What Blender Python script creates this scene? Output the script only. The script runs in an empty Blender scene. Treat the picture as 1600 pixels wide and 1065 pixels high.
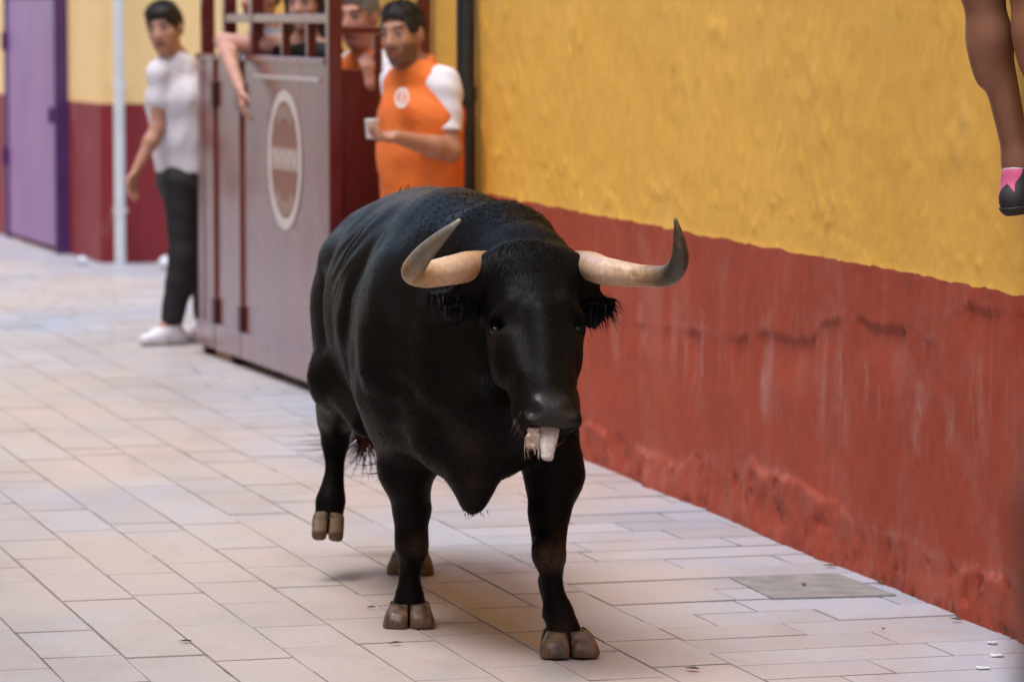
import bpy, math, random
import numpy as np
from mathutils import Vector, Matrix, noise as mnoise

random.seed(7)
rng = np.random.default_rng(7)
SC = bpy.context.scene
COL = SC.collection

# ------------------------------------------------------------------ camera
FPX, CAMH = 6200.0, 1.70
PITCH = math.atan(511.5 / FPX)
cam_d = bpy.data.cameras.new('camera')
cam = bpy.data.objects.new('camera', cam_d)
COL.objects.link(cam)
cam.location = (0, 0, CAMH)
cam.rotation_euler = (math.pi / 2 - PITCH, 0, 0)
cam_d.sensor_fit = 'HORIZONTAL'
cam_d.sensor_width = 36.0
cam_d.lens = FPX * 36.0 / 1600.0
cam_d.clip_end = 500
cam_d.clip_start = 0.05
cam_d.dof.use_dof = True
cam_d.dof.focus_distance = 10.25
cam_d.dof.aperture_fstop = 4.3
SC.camera = cam

# ------------------------------------------------------------------ sky, sun, exposure
SUN_EL, SUN_AZ = 72.0, 222.0          # azimuth clockwise from +Y (the street's far end)
w = bpy.data.worlds.new('World')
SC.world = w
w.use_nodes = True
wn = w.node_tree.nodes
bg = wn['Background']
sky = wn.new('ShaderNodeTexSky')
sky.sky_type = 'NISHITA'
sky.sun_disc = False
sky.sun_elevation = math.radians(SUN_EL)
sky.sun_rotation = math.radians(SUN_AZ)
sky.dust_density = 1.0
sky.ozone_density = 1.0
sky.air_density = 1.0
w.node_tree.links.new(sky.outputs[0], bg.inputs[0])
bg.inputs[1].default_value = 0.15
sd = bpy.data.lights.new('sun', 'SUN')
sd.energy = 1.3
sd.angle = math.radians(28)
sd.color = (1.0, 0.945, 0.87)
so = bpy.data.objects.new('sun', sd)
COL.objects.link(so)
_az, _el = math.radians(SUN_AZ), math.radians(SUN_EL)
_dir = Vector((math.sin(_az) * math.cos(_el), math.cos(_az) * math.cos(_el), math.sin(_el)))
so.rotation_euler = (-_dir).to_track_quat('-Z', 'Y').to_euler()
so.location = _dir * 30
SC.view_settings.view_transform = 'Standard'
SC.view_settings.look = 'None'
SC.view_settings.gamma = 1
SC.view_settings.exposure = 1.24
SC.cycles.use_denoising = True
SC.cycles.max_bounces = 8

# ------------------------------------------------------------------ helpers: pixels to places
CP, SP = math.cos(PITCH), math.sin(PITCH)


def ray(px, py):
    a, b = (px - 800) / FPX, (532.5 - py) / FPX
    return np.array([a, CP + b * SP, -SP + b * CP])


def P(px, py, Y):
    d = ray(px, py)
    return np.array([0, 0, CAMH]) + d * (Y / d[1])


def G(px, py, z=0.0):
    d = ray(px, py)
    return np.array([0, 0, CAMH]) + d * ((z - CAMH) / d[2])


def V(*a):
    return np.array(a, float)


def nrm(v):
    v = np.asarray(v, float)
    return v / (np.linalg.norm(v) + 1e-12)


# ------------------------------------------------------------------ helpers: objects
def tag(o, label=None, cat=None, group=None, kind=None):
    if label: o['label'] = label
    if cat: o['category'] = cat
    if group: o['group'] = group
    if kind: o['kind'] = kind
    return o


def empty(name, loc, label=None, cat=None, group=None):
    o = bpy.data.objects.new(name, None)
    COL.objects.link(o)
    o.location = tuple(loc)
    o.empty_display_size = 0.1
    return tag(o, label, cat, group)


def mesh_np(name, verts, faces, mat=None, parent=None, smooth=True):
    """verts (n,3) world coordinates, faces list/array"""
    verts = np.asarray(verts, np.float64)
    me = bpy.data.meshes.new(name)
    if isinstance(faces, np.ndarray):
        n, k = faces.shape
        me.vertices.add(len(verts)); me.loops.add(n * k); me.polygons.add(n)
        me.loops.foreach_set('vertex_index', faces.ravel().astype(np.int32))
        me.polygons.foreach_set('loop_start', np.arange(0, n * k, k, dtype=np.int32))
        me.polygons.foreach_set('loop_total', np.full(n, k, np.int32))
        me.vertices.foreach_set('co', verts.ravel().astype(np.float32))
        me.update(calc_edges=True)
    else:
        me.from_pydata([tuple(v) for v in verts], [], [tuple(f) for f in faces])
        me.update()
    me.validate()
    if smooth:
        me.polygons.foreach_set('use_smooth', np.ones(len(me.polygons), bool))
    o = bpy.data.objects.new(name, me)
    COL.objects.link(o)
    if mat: me.materials.append(mat)
    if parent is not None:
        put(o, parent)
    return o


def abs_loc(o):
    m = Vector(o.location)
    while o.parent:
        o = o.parent
        m = m + Vector(o.location)
    return m


def put(o, parent):
    """parent an object whose mesh is in world coordinates (parents carry locations only)"""
    o.parent = parent
    o.location = -abs_loc(parent)


def attr(o, name, vals):
    a = o.data.attributes.new(name, 'FLOAT', 'POINT')
    a.data.foreach_set('value', np.asarray(vals, np.float32))


class MB:
    def __init__(s):
        s.v, s.f = [], []

    def add(s, v, f):
        b = len(s.v)
        s.v += [tuple(p) for p in v]
        s.f += [tuple(i + b for i in q) for q in f]
        return s

    def box(s, o, ax, ay, az, bev=0.0):
        """o corner, three edge vectors; small chamfer"""
        o, ax, ay, az = map(lambda q: np.asarray(q, float), (o, ax, ay, az))
        if np.dot(np.cross(ax, ay), az) < 0:
            o = o + ax; ax = -ax
        if bev <= 0:
            c = [o, o + ax, o + ax + ay, o + ay, o + az, o + ax + az, o + ax + ay + az, o + ay + az]
            return s.add(c, [(0, 3, 2, 1), (4, 5, 6, 7), (0, 1, 5, 4), (1, 2, 6, 5), (2, 3, 7, 6), (3, 0, 4, 7)])
        L = [np.linalg.norm(q) for q in (ax, ay, az)]
        D = [q / l for q, l in zip((ax, ay, az), L)]
        b = min(bev, min(L) * .45)
        vs, ids = [], {}
        for i in (0, 1):
            for j in (0, 1):
                for k in (0, 1):
                    base = o + ax * i + ay * j + az * k
                    sg = [1 - 2 * i, 1 - 2 * j, 1 - 2 * k]
                    for a in range(3):
                        p = base.copy()
                        for q in range(3):
                            if q != a: p = p + D[q] * sg[q] * b
                        ids[(i, j, k, a)] = len(vs); vs.append(p)
        fs = []
        def q4(lst): fs.append(tuple(ids[t] for t in lst))
        for a in range(3):
            for sd_ in (0, 1):
                o1, o2 = [q for q in range(3) if q != a]
                def key(x, y):
                    t = [0, 0, 0]; t[a] = sd_; t[o1] = x; t[o2] = y
                    return (*t, a)
                lst = [key(0, 0), key(1, 0), key(1, 1), key(0, 1)]
                fl = (sd_ == 1) ^ (a == 1)
                q4(lst if fl else lst[::-1])
        for a in range(3):
            o1, o2 = [q for q in range(3) if q != a]
            for x in (0, 1):
                for y in (0, 1):
                    def key(e, fa):
                        t = [0, 0, 0]; t[a] = e; t[o1] = x; t[o2] = y
                        return (*t, fa)
                    q4([key(0, o1), key(1, o1), key(1, o2), key(0, o2)])
        for i in (0, 1):
            for j in (0, 1):
                for k in (0, 1):
                    fs.append((ids[(i, j, k, 0)], ids[(i, j, k, 1)], ids[(i, j, k, 2)]))
        return s.add(vs, fs)

    def tube(s, pts, rad, n=12, cap=True):
        pts = [np.asarray(p, float) for p in pts]
        if np.isscalar(rad): rad = [rad] * len(pts)
        m = len(pts)
        t0 = nrm(pts[1] - pts[0])
        ref = V(0, 0, 1) if abs(t0[2]) < .9 else V(1, 0, 0)
        a = nrm(np.cross(t0, ref))
        vs = []
        for i in range(m):
            t = nrm(pts[min(i + 1, m - 1)] - pts[max(i - 1, 0)])
            a = nrm(a - t * np.dot(a, t)); b = np.cross(t, a)
            for k in range(n):
                an = 2 * math.pi * k / n
                vs.append(pts[i] + (a * math.cos(an) + b * math.sin(an)) * rad[i])
        fs = []
        for i in range(m - 1):
            for k in range(n):
                k2 = (k + 1) % n
                fs.append((i * n + k, i * n + k2, (i + 1) * n + k2, (i + 1) * n + k))
        if cap:
            fs.append(tuple(range(n))[::-1]); fs.append(tuple((m - 1) * n + k for k in range(n)))
        return s.add(vs, fs)

    def build(s, name, mat, parent=None, smooth=False):
        o = mesh_np(name, s.v, s.f, mat, parent, smooth)
        import bmesh
        bm = bmesh.new(); bm.from_mesh(o.data)
        bmesh.ops.recalc_face_normals(bm, faces=bm.faces)
        bm.to_mesh(o.data); bm.free()
        if smooth:
            try: o.data.set_sharp_from_angle(angle=math.radians(40))
            except Exception: pass
        return o


# ------------------------------------------------------------------ helpers: implicit bodies
class Prim:
    def __init__(s, lo, hi, f):
        s.lo, s.hi, s.f = np.asarray(lo, float), np.asarray(hi, float), f


def rc(a, b, ra, rb):
    a, b = np.asarray(a, float), np.asarray(b, float)
    R = max(ra, rb); w_ = b - a; L2 = float(w_ @ w_) + 1e-12

    def f(x, y, z):
        qx, qy, qz = x - a[0], y - a[1], z - a[2]
        t = np.clip((qx * w_[0] + qy * w_[1] + qz * w_[2]) / L2, 0, 1)
        return np.sqrt((qx - t * w_[0]) ** 2 + (qy - t * w_[1]) ** 2 + (qz - t * w_[2]) ** 2) - (ra + (rb - ra) * t)
    return Prim(np.minimum(a, b) - R, np.maximum(a, b) + R, f)


def chain(pts, rad):
    return [rc(pts[i], pts[i + 1], rad[i], rad[i + 1]) for i in range(len(pts) - 1)]


def ell(c, r, ax=None):
    """ellipsoid; ax = rows of local axes"""
    c = np.asarray(c, float); r = np.asarray(r, float)
    A = np.eye(3) if ax is None else np.array([nrm(q) for q in ax])
    R = max(r)

    def f(x, y, z):
        q = (x - c[0] + 1e-6, y - c[1], z - c[2])
        k0 = k1 = 0
        for i in range(3):
            t = q[0] * A[i][0] + q[1] * A[i][1] + q[2] * A[i][2]
            k0 = k0 + (t / r[i]) ** 2; k1 = k1 + (t / r[i] ** 2) ** 2
        k0 = np.sqrt(k0); k1 = np.sqrt(k1) + 1e-6
        return k0 * (k0 - 1) / k1
    return Prim(c - R, c + R, f)


def ec(a, b, r0, r1, side):
    """tapered capsule with elliptic sections (half width along side, half depth)"""
    a, b = np.asarray(a, float), np.asarray(b, float)
    w_ = b - a; L2 = float(w_ @ w_) + 1e-12; wh = w_ / math.sqrt(L2)
    sd_ = nrm(np.asarray(side, float) - wh * np.dot(side, wh)); up = np.cross(wh, sd_)
    R = max(*r0, *r1)

    def f(x, y, z):
        q = (x - a[0], y - a[1], z - a[2])
        t = np.clip((q[0] * w_[0] + q[1] * w_[1] + q[2] * w_[2]) / L2, 0, 1)
        c = (q[0] - t * w_[0], q[1] - t * w_[1], q[2] - t * w_[2])
        dot = lambda v: c[0] * v[0] + c[1] * v[1] + c[2] * v[2]
        e, s_, v_ = dot(wh), dot(sd_) + 1e-6, dot(up)
        A = r0[0] + (r1[0] - r0[0]) * t; B = r0[1] + (r1[1] - r0[1]) * t; E = np.minimum(A, B)
        k0 = np.sqrt((s_ / A) ** 2 + (v_ / B) ** 2 + (e / E) ** 2)
        k1 = np.sqrt((s_ / A ** 2) ** 2 + (v_ / B ** 2) ** 2 + (e / E ** 2) ** 2) + 1e-6
        return k0 * (k0 - 1) / k1
    return Prim(np.minimum(a, b) - R, np.maximum(a, b) + R, f)


def ebx(a, b, r0, r1, side):
    """like ec but with squarish sections"""
    a, b = np.asarray(a, float), np.asarray(b, float)
    w_ = b - a; L2 = float(w_ @ w_) + 1e-12; wh = w_ / math.sqrt(L2)
    sd_ = nrm(np.asarray(side, float) - wh * np.dot(side, wh)); up = np.cross(wh, sd_)
    R = max(*r0, *r1) * 1.2

    def f(x, y, z):
        q = (x - a[0], y - a[1], z - a[2])
        t = np.clip((q[0] * w_[0] + q[1] * w_[1] + q[2] * w_[2]) / L2, 0, 1)
        c = (q[0] - t * w_[0], q[1] - t * w_[1], q[2] - t * w_[2])
        dot = lambda v: c[0] * v[0] + c[1] * v[1] + c[2] * v[2]
        A = r0[0] + (r1[0] - r0[0]) * t; B = r0[1] + (r1[1] - r0[1]) * t; E = np.minimum(A, B)
        k0 = (np.abs(dot(sd_) / A) ** 3.2 + np.abs(dot(up) / B) ** 3.2 + np.abs(dot(wh) / E) ** 3.2) ** (1 / 3.2)
        return (k0 - 1) * E
    return Prim(np.minimum(a, b) - R, np.maximum(a, b) + R, f)


class Field:
    def __init__(s, prims, h, pad=0.05):
        lo = np.min([p.lo for p in prims], 0) - pad; hi = np.max([p.hi for p in prims], 0) + pad
        s.h = h; s.lo = lo
        n = np.ceil((hi - lo) / h).astype(int) + 1
        s.ax = [lo[i] + h * np.arange(n[i]) for i in range(3)]
        s.D = np.full(tuple(n), 0.5, np.float32)

    def win(s, p, m):
        sl = []
        for i in range(3):
            a = int(np.searchsorted(s.ax[i], p.lo[i] - m)); b = int(np.searchsorted(s.ax[i], p.hi[i] + m))
            sl.append(slice(max(a, 0), max(b, a + 1)))
        x = s.ax[0][sl[0]][:, None, None].astype(np.float32)
        y = s.ax[1][sl[1]][None, :, None].astype(np.float32)
        z = s.ax[2][sl[2]][None, None, :].astype(np.float32)
        return tuple(sl), x, y, z

    def add(s, prims, k=0.02, off=0.0):
        if isinstance(prims, Prim): prims = [prims]
        for p in prims:
            sl, x, y, z = s.win(p, k + off + 4 * s.h)
            if 0 in s.D[sl].shape: continue
            d = p.f(x, y, z) - off
            a = s.D[sl]
            hh = np.maximum(k - np.abs(a - d), 0) / k
            s.D[sl] = np.minimum(a, d) - hh * hh * k * .25
        return s

    def sub(s, prims, k=0.01):
        if isinstance(prims, Prim): prims = [prims]
        for p in prims:
            sl, x, y, z = s.win(p, k + 3 * s.h)
            if 0 in s.D[sl].shape: continue
            d = -p.f(x, y, z)
            a = s.D[sl]
            hh = np.maximum(k - np.abs(a - d), 0) / k
            s.D[sl] = np.maximum(a, d) + hh * hh * k * .25
        return s

    def grid(s):
        return (s.ax[0][:, None, None].astype(np.float32), s.ax[1][None, :, None].astype(np.float32),
                s.ax[2][None, None, :].astype(np.float32))

    def keep(s, n, c):
        """keep the side where n.p >= c"""
        x, y, z = s.grid()
        s.D = np.maximum(s.D, c - (n[0] * x + n[1] * y + n[2] * z)).astype(np.float32)
        return s

    def ripple(s, amp, fr, seed=0):
        x, y, z = s.grid()
        r = np.random.default_rng(seed)
        for i in range(4):
            v = r.normal(size=3); v = v / np.linalg.norm(v) * fr * (0.7 + .5 * i)
            s.D += (amp / (1 + .6 * i) * np.sin(v[0] * x + v[1] * y + v[2] * z + r.uniform(0, 6))).astype(np.float32)
        return s

    def mesh(s, smooth=1):
        D = s.D; h = s.h
        ins = D < 0
        nx, ny, nz = D.shape
        cnt = np.zeros((nx - 1, ny - 1, nz - 1), np.int8)
        cs = [(i, j, k) for i in (0, 1) for j in (0, 1) for k in (0, 1)]
        for i, j, k in cs:
            cnt += ins[i:nx - 1 + i, j:ny - 1 + j, k:nz - 1 + k]
        I, J, K = np.nonzero((cnt > 0) & (cnt < 8))
        idm = np.full(cnt.shape, -1, np.int32); idm[I, J, K] = np.arange(len(I))
        d = {c: D[I + c[0], J + c[1], K + c[2]].astype(np.float64) for c in cs}
        acc = np.zeros((len(I), 3)); num = np.zeros(len(I))
        for c in cs:
            for a in range(3):
                if c[a] == 0:
                    e = list(c); e[a] = 1; e = tuple(e)
                    d0, d1 = d[c], d[e]
                    m = (d0 < 0) != (d1 < 0)
                    t = np.where(m, d0 / np.where(m, d0 - d1, 1), 0)
                    pt = np.array(c, float)[None, :].repeat(len(I), 0); pt[:, a] += t
                    acc += pt * m[:, None]; num += m
        Vt = acc / np.maximum(num, 1)[:, None] + np.stack([I, J, K], 1)
        Vt = Vt * h + s.lo
        Q = []
        for a in range(3):
            b, c = (a + 1) % 3, (a + 2) % 3
            sl0 = [slice(None)] * 3; sl1 = [slice(None)] * 3
            sl0[a] = slice(0, -1); sl1[a] = slice(1, None)
            for q in (sl0, sl1):
                q[b] = slice(1, -1); q[c] = slice(1, -1)
            s0 = ins[tuple(sl0)]; s1 = ins[tuple(sl1)]
            for flip, m in ((False, s0 & ~s1), (True, ~s0 & s1)):
                g = np.stack(np.nonzero(m), 1)
                if not len(g): continue
                g[:, b] += 1; g[:, c] += 1
                qs = []
                for ob, oc in ((-1, -1), (0, -1), (0, 0), (-1, 0)):
                    t = g.copy(); t[:, b] += ob; t[:, c] += oc
                    qs.append(idm[t[:, 0], t[:, 1], t[:, 2]])
                qd = np.stack(qs, 1)
                Q.append(qd[:, ::-1] if flip else qd)
        Q = np.concatenate(Q)
        for _ in range(smooth):
            Vt = lap(Vt, Q)
        return Vt, Q


def lap(Vt, Q, w_=0.5):
    e = np.concatenate([Q[:, [0, 1]], Q[:, [1, 2]], Q[:, [2, 3]], Q[:, [3, 0]]])
    e = np.concatenate([e, e[:, ::-1]])
    n = len(Vt); cnt = np.bincount(e[:, 0], minlength=n).astype(float)
    av = np.stack([np.bincount(e[:, 0], Vt[e[:, 1], i], minlength=n) for i in range(3)], 1) / np.maximum(cnt, 1)[:, None]
    return Vt * (1 - w_) + av * w_


def normals(Vt, Q):
    n = np.cross(Vt[Q[:, 2]] - Vt[Q[:, 0]], Vt[Q[:, 3]] - Vt[Q[:, 1]])
    out = np.zeros_like(Vt)
    for i in range(4):
        for a in range(3):
            out[:, a] += np.bincount(Q[:, i], n[:, a], minlength=len(Vt))
    return out / (np.linalg.norm(out, axis=1)[:, None] + 1e-12)


def fbm(u, v, oct=4, seed=0, gain=.5):
    """value noise on arrays"""
    r = np.random.default_rng(seed)
    T = r.random((256, 256))
    out = 0; a = 1; tot = 0
    for o in range(oct):
        x, y = u * 2 ** o + 17.3 * o, v * 2 ** o + 9.1 * o
        xi, yi = np.floor(x).astype(int), np.floor(y).astype(int)
        fx, fy = x - xi, y - yi
        fx, fy = fx * fx * (3 - 2 * fx), fy * fy * (3 - 2 * fy)
        g = lambda i, j: T[(xi + i) % 256, (yi + j) % 256]
        out = out + a * ((g(0, 0) * (1 - fx) + g(1, 0) * fx) * (1 - fy) + (g(0, 1) * (1 - fx) + g(1, 1) * fx) * fy)
        tot += a; a *= gain
    return out / tot - .5


def sstep(a, b, x):
    t = np.clip((x - a) / (b - a), 0, 1)
    return t * t * (3 - 2 * t)


# ------------------------------------------------------------------ helpers: materials
class NT:
    def __init__(s, name):
        s.m = bpy.data.materials.new(name); s.m.use_nodes = True
        s.t = s.m.node_tree; s.n = s.t.nodes; s.l = s.t.links
        s.b = s.n['Principled BSDF']

    def node(s, typ, **kw):
        n = s.n.new(typ)
        for k, v in kw.items():
            if k.startswith('i_'):
                n.inputs[int(k[2:]) if k[2:].isdigit() else k[2:]].default_value = v
            else: setattr(n, k, v)
        return n

    def link(s, a, b): s.l.new(a, b)

    def set(s, **kw):
        for k, v in kw.items():
            s.b.inputs[k.replace('_', ' ')].default_value = v

    def coord(s, scale=(1, 1, 1)):
        g = s.node('ShaderNodeNewGeometry'); m = s.node('ShaderNodeMapping')
        m.inputs['Scale'].default_value = scale
        s.link(g.outputs['Position'], m.inputs['Vector'])
        return m.outputs[0]

    def noise(s, scale, detail=4, rough=.55, sc=(1, 1, 1), dist=0):
        n = s.node('ShaderNodeTexNoise')
        n.inputs['Scale'].default_value = scale; n.inputs['Detail'].default_value = detail
        n.inputs['Roughness'].default_value = rough; n.inputs['Distortion'].default_value = dist
        s.link(s.coord(sc), n.inputs['Vector'])
        return n.outputs['Fac']

    def ramp(s, fac, stops):
        r = s.node('ShaderNodeValToRGB')
        e = r.color_ramp.elements
        while len(e) < len(stops): e.new(.5)
        for i, (p, c) in enumerate(stops):
            e[i].position = p; e[i].color = (*c, 1) if len(c) == 3 else c
        s.link(fac, r.inputs[0])
        return r.outputs[0]

    def mix(s, fac, a, b, typ='MIX'):
        n = s.node('ShaderNodeMix', data_type='RGBA', blend_type=typ)
        for v, i in ((fac, 0), (a, 6), (b, 7)):
            if hasattr(v, 'links') or hasattr(v, 'is_linked'): s.link(v, n.inputs[i])
            else: n.inputs[i].default_value = v if i == 0 else (*v, 1) if len(v) == 3 else v
        return n.outputs[2]

    def math(s, op, a, b=0.0, c=None):
        n = s.node('ShaderNodeMath', operation=op)
        for v, i in ((a, 0), (b, 1), (c, 2)):
            if v is None: continue
            if hasattr(v, 'is_linked'): s.link(v, n.inputs[i])
            else: n.inputs[i].default_value = v
        return n.outputs[0]

    def attr(s, name):
        return s.node('ShaderNodeAttribute', attribute_name=name).outputs['Fac']

    def base(s, c): s.link(c, s.b.inputs['Base Color'])

    def bump(s, h, strength=.3, dist=.01):
        b = s.node('ShaderNodeBump'); b.inputs['Strength'].default_value = strength
        b.inputs['Distance'].default_value = dist
        s.link(h, b.inputs['Height']); s.link(b.outputs[0], s.b.inputs['Normal'])


def simple(name, col, rough=.6, var=.12, scale=20, bump=0, bscale=60, **kw):
    t = NT(name)
    n = t.noise(scale)
    lo = tuple(max(c * (1 - var), 0) for c in col); hi = tuple(min(c * (1 + var), 1) for c in col)
    t.base(t.ramp(n, [(.3, lo), (.7, hi)]))
    t.set(Roughness=rough, **kw)
    if bump: t.bump(t.noise(bscale, 5), bump, .004)
    return t.m


A15 = math.radians(15.6)


def mat_paver():
    t = NT('paver_stone')
    tint = t.attr('tint')
    base = t.ramp(tint, [(0, (.27, .285, .325)), (.35, (.32, .355, .43)), (.65, (.36, .405, .495)), (1, (.44, .475, .56))])
    dust_warm_light = t.noise(.55, 5, .6, (1, .6, 1))
    # sandy patches, with the street's warm-to-cool light painted in across its width
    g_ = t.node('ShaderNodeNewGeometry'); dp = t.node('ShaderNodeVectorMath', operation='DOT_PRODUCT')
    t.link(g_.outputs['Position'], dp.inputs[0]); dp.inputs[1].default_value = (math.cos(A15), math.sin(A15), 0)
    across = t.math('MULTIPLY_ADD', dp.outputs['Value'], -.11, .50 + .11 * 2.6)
    dust_warm_light = t.math('ADD', t.math('MULTIPLY', dust_warm_light, .75), t.math('MULTIPLY', across, .35))
    base = t.mix(t.ramp(dust_warm_light, [(.40, (0, 0, 0)), (.58, (.9, .9, .9))]), base, (.56, .415, .30))
    st = t.noise(2.2, 6, .65, (1, .5, 1), .6)
    base = t.mix(t.ramp(st, [(.48, (0, 0, 0)), (.70, (.7, .7, .7))]), base, (.38, .27, .19))
    fine = t.noise(60, 4, .7)
    base = t.mix(.35, base, t.ramp(fine, [(.3, (.26, .28, .315)), (.7, (.47, .50, .56))]))
    spk = t.noise(25, 2, .5)
    base = t.mix(t.ramp(spk, [(.70, (0, 0, 0)), (.76, (.5, .5, .5))]), base, (.22, .17, .13))
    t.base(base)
    r = t.noise(5, 4)
    t.link(t.math('MULTIPLY_ADD', r, .3, .3), t.b.inputs['Roughness'])
    t.bump(fine, .25, .003)
    return t.m


def mat_wall():
    t = NT('painted_plaster')
    geo = t.node('ShaderNodeNewGeometry')
    sep = t.node('ShaderNodeSeparateXYZ'); t.link(geo.outputs['Position'], sep.inputs[0])
    z = sep.outputs[2]
    wob = t.noise(7, 3, .5)
    edge = t.math('ADD', z, t.math('MULTIPLY', t.math('SUBTRACT', wob, .5), .03))
    isy = t.math('GREATER_THAN', edge, .943)
    n1 = t.noise(1.6, 5, .6); n2 = t.noise(14, 5, .65); n3 = t.noise(5, 4, .6, (1, 1, .35))
    yel = t.ramp(n1, [(.3, (.80, .43, .064)), (.7, (.87, .49, .088))])
    yel = t.mix(.3, yel, t.ramp(n2, [(.35, (.68, .33, .04)), (.7, (.88, .50, .09))]))
    yel = t.mix(t.ramp(n3, [(.6, (0, 0, 0)), (.8, (.3, .3, .3))]), yel, (.72, .52, .22))
    red = t.ramp(n1, [(.3, (.34, .052, .022)), (.7, (.41, .067, .029))])
    red = t.mix(.3, red, t.ramp(n2, [(.35, (.28, .038, .015)), (.7, (.43, .082, .044))]))
    # chalky scuffs: vertical rubs and the worn edges of the plaster layers
    rub = t.ramp(t.noise(9, 4, .6, (1, 1, .16), .4), [(.47, (0, 0, 0)), (.68, (1, 1, 1))])
    sc = t.math('MULTIPLY', t.attr('rub'), rub)
    grain = t.noise(70, 3, .7)
    sc = t.math('MULTIPLY', sc, t.ramp(grain, [(.35, (.15, .15, .15)), (.6, (.9, .9, .9))]))
    red = t.mix(t.math('MULTIPLY', sc, .6), red, (.55, .36, .30))
    red = t.mix(t.ramp(t.noise(3.2, 6, .7, (1, 1, .8), .5), [(.5, (0, 0, 0)), (.72, (.5, .5, .5))]), red, (.42, .16, .12))
    red = t.mix(t.ramp(t.noise(2.1, 5, .65, (1, 1, .5)), [(.56, (0, 0, 0)), (.75, (.5, .5, .5))]), red, (.20, .032, .018))
    sk = t.math('MULTIPLY', t.attr('scuff'), t.ramp(t.noise(55, 5, .75, (1, 1, .5)), [(.40, (0, 0, 0)), (.66, (.62, .62, .62))]))
    red = t.mix(sk, red, (.47, .29, .25))
    wn_ = t.math('MULTIPLY', t.attr('worn'), t.ramp(t.noise(30, 5, .7), [(.4, (0, 0, 0)), (.62, (1, 1, 1))]))
    red = t.mix(t.math('MULTIPLY', wn_, .7), red, (.45, .19, .16))
    low_dark_mix = t.math('MULTIPLY', t.attr('low_dark'), t.ramp(t.noise(18, 5, .7), [(.5, (0, 0, 0)), (.7, (1, 1, 1))]))
    red = t.mix(low_dark_mix, red, (.12, .030, .014))
    t.base(t.mix(isy, red, yel))
    t.set(Roughness=.62, Specular_IOR_Level=.15)
    t.link(t.math('MULTIPLY_ADD', n2, .25, .5), t.b.inputs['Roughness'])
    hb = t.math('ADD', t.math('MULTIPLY', n2, .7), t.math('MULTIPLY', grain, .35))
    t.bump(hb, .32, .008)
    return t.m


def mat_farwall():
    t = NT('far_wall_paint')
    geo = t.node('ShaderNodeNewGeometry')
    sep = t.node('ShaderNodeSeparateXYZ'); t.link(geo.outputs['Position'], sep.inputs[0])
    isy = t.math('GREATER_THAN', sep.outputs[2], 1.085)
    n1 = t.noise(1.2, 5, .6); n2 = t.noise(3, 5, .65, (1, 1, .5))
    yel = t.ramp(n1, [(.3, (.82, .52, .21)), (.7, (.88, .58, .26))])
    red = t.ramp(n1, [(.3, (.20, .020, .022)), (.7, (.26, .030, .032))])
    red = t.mix(t.ramp(n2, [(.58, (0, 0, 0)), (.75, (.6, .6, .6))]), red, (.42, .20, .19))
    t.base(t.mix(isy, red, yel)); t.set(Roughness=.65, Specular_IOR_Level=.2)
    t.bump(t.noise(25, 5, .6), .3, .006)
    return t.m


def mat_gate(name, cols):
    t = NT(name)
    st = t.noise(3.2, 5, .65, (1, 1, .22), .5)
    base = t.ramp(st, cols)
    t.base(base)
    r = t.noise(6, 5, .6, (1, 1, .3))
    t.link(t.math('MULTIPLY_ADD', r, .24, .14), t.b.inputs['Roughness'])
    t.set(Coat_Weight=.6, Coat_Roughness=.2)
    t.bump(t.noise(4, 3, .5, (1, 1, .4)), .12, .01)
    return t.m


def mat_horn():
    t = NT('horn_keratin')
    u = t.attr('along')
    wob = t.math('ADD', u, t.math('MULTIPLY', t.math('SUBTRACT', t.noise(22, 5, .65), .5), .16))
    col = t.ramp(wob, [(0, (.34, .19, .10)), (.12, (.50, .33, .21)), (.38, (.62, .47, .35)), (.52, (.55, .38, .23)),
                       (.62, (.30, .20, .10)), (.74, (.17, .165, .125)), (.93, (.15, .145, .12)), (1, (.36, .34, .30))])
    dk = t.math('MULTIPLY', t.attr('darktip'), t.ramp(wob, [(.58, (0, 0, 0)), (.72, (.85, .85, .85))]))
    col = t.mix(dk, col, (.030, .025, .020))
    blot = t.noise(34, 5, .7, (1, 1, 1), .8)
    col = t.mix(t.math('MULTIPLY', t.ramp(blot, [(.52, (0, 0, 0)), (.66, (.7, .7, .7))]), t.ramp(u, [(.35, (.15, .15, .15)), (.6, (1, 1, 1))])), col, (.17, .085, .035))
    rings = t.node('ShaderNodeTexWave'); rings.inputs['Scale'].default_value = 28
    cx = t.node('ShaderNodeCombineXYZ'); t.link(u, cx.inputs[0]); t.link(cx.outputs[0], rings.inputs['Vector'])
    col = t.mix(t.math('MULTIPLY', t.ramp(rings.outputs['Fac'], [(.6, (0, 0, 0)), (.95, (1, 1, 1))]),
                       t.ramp(u, [(.1, (.5, .5, .5)), (.35, (0, 0, 0))])), col, (.26, .13, .06))
    gr = t.noise(60, 4, .7)
    col = t.mix(.35, col, t.ramp(gr, [(.35, (.16, .11, .07)), (.65, (.62, .52, .42))]), 'OVERLAY')
    t.base(col); t.set(Roughness=.38)
    t.bump(gr, .25, .003)
    return t.m


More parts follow.
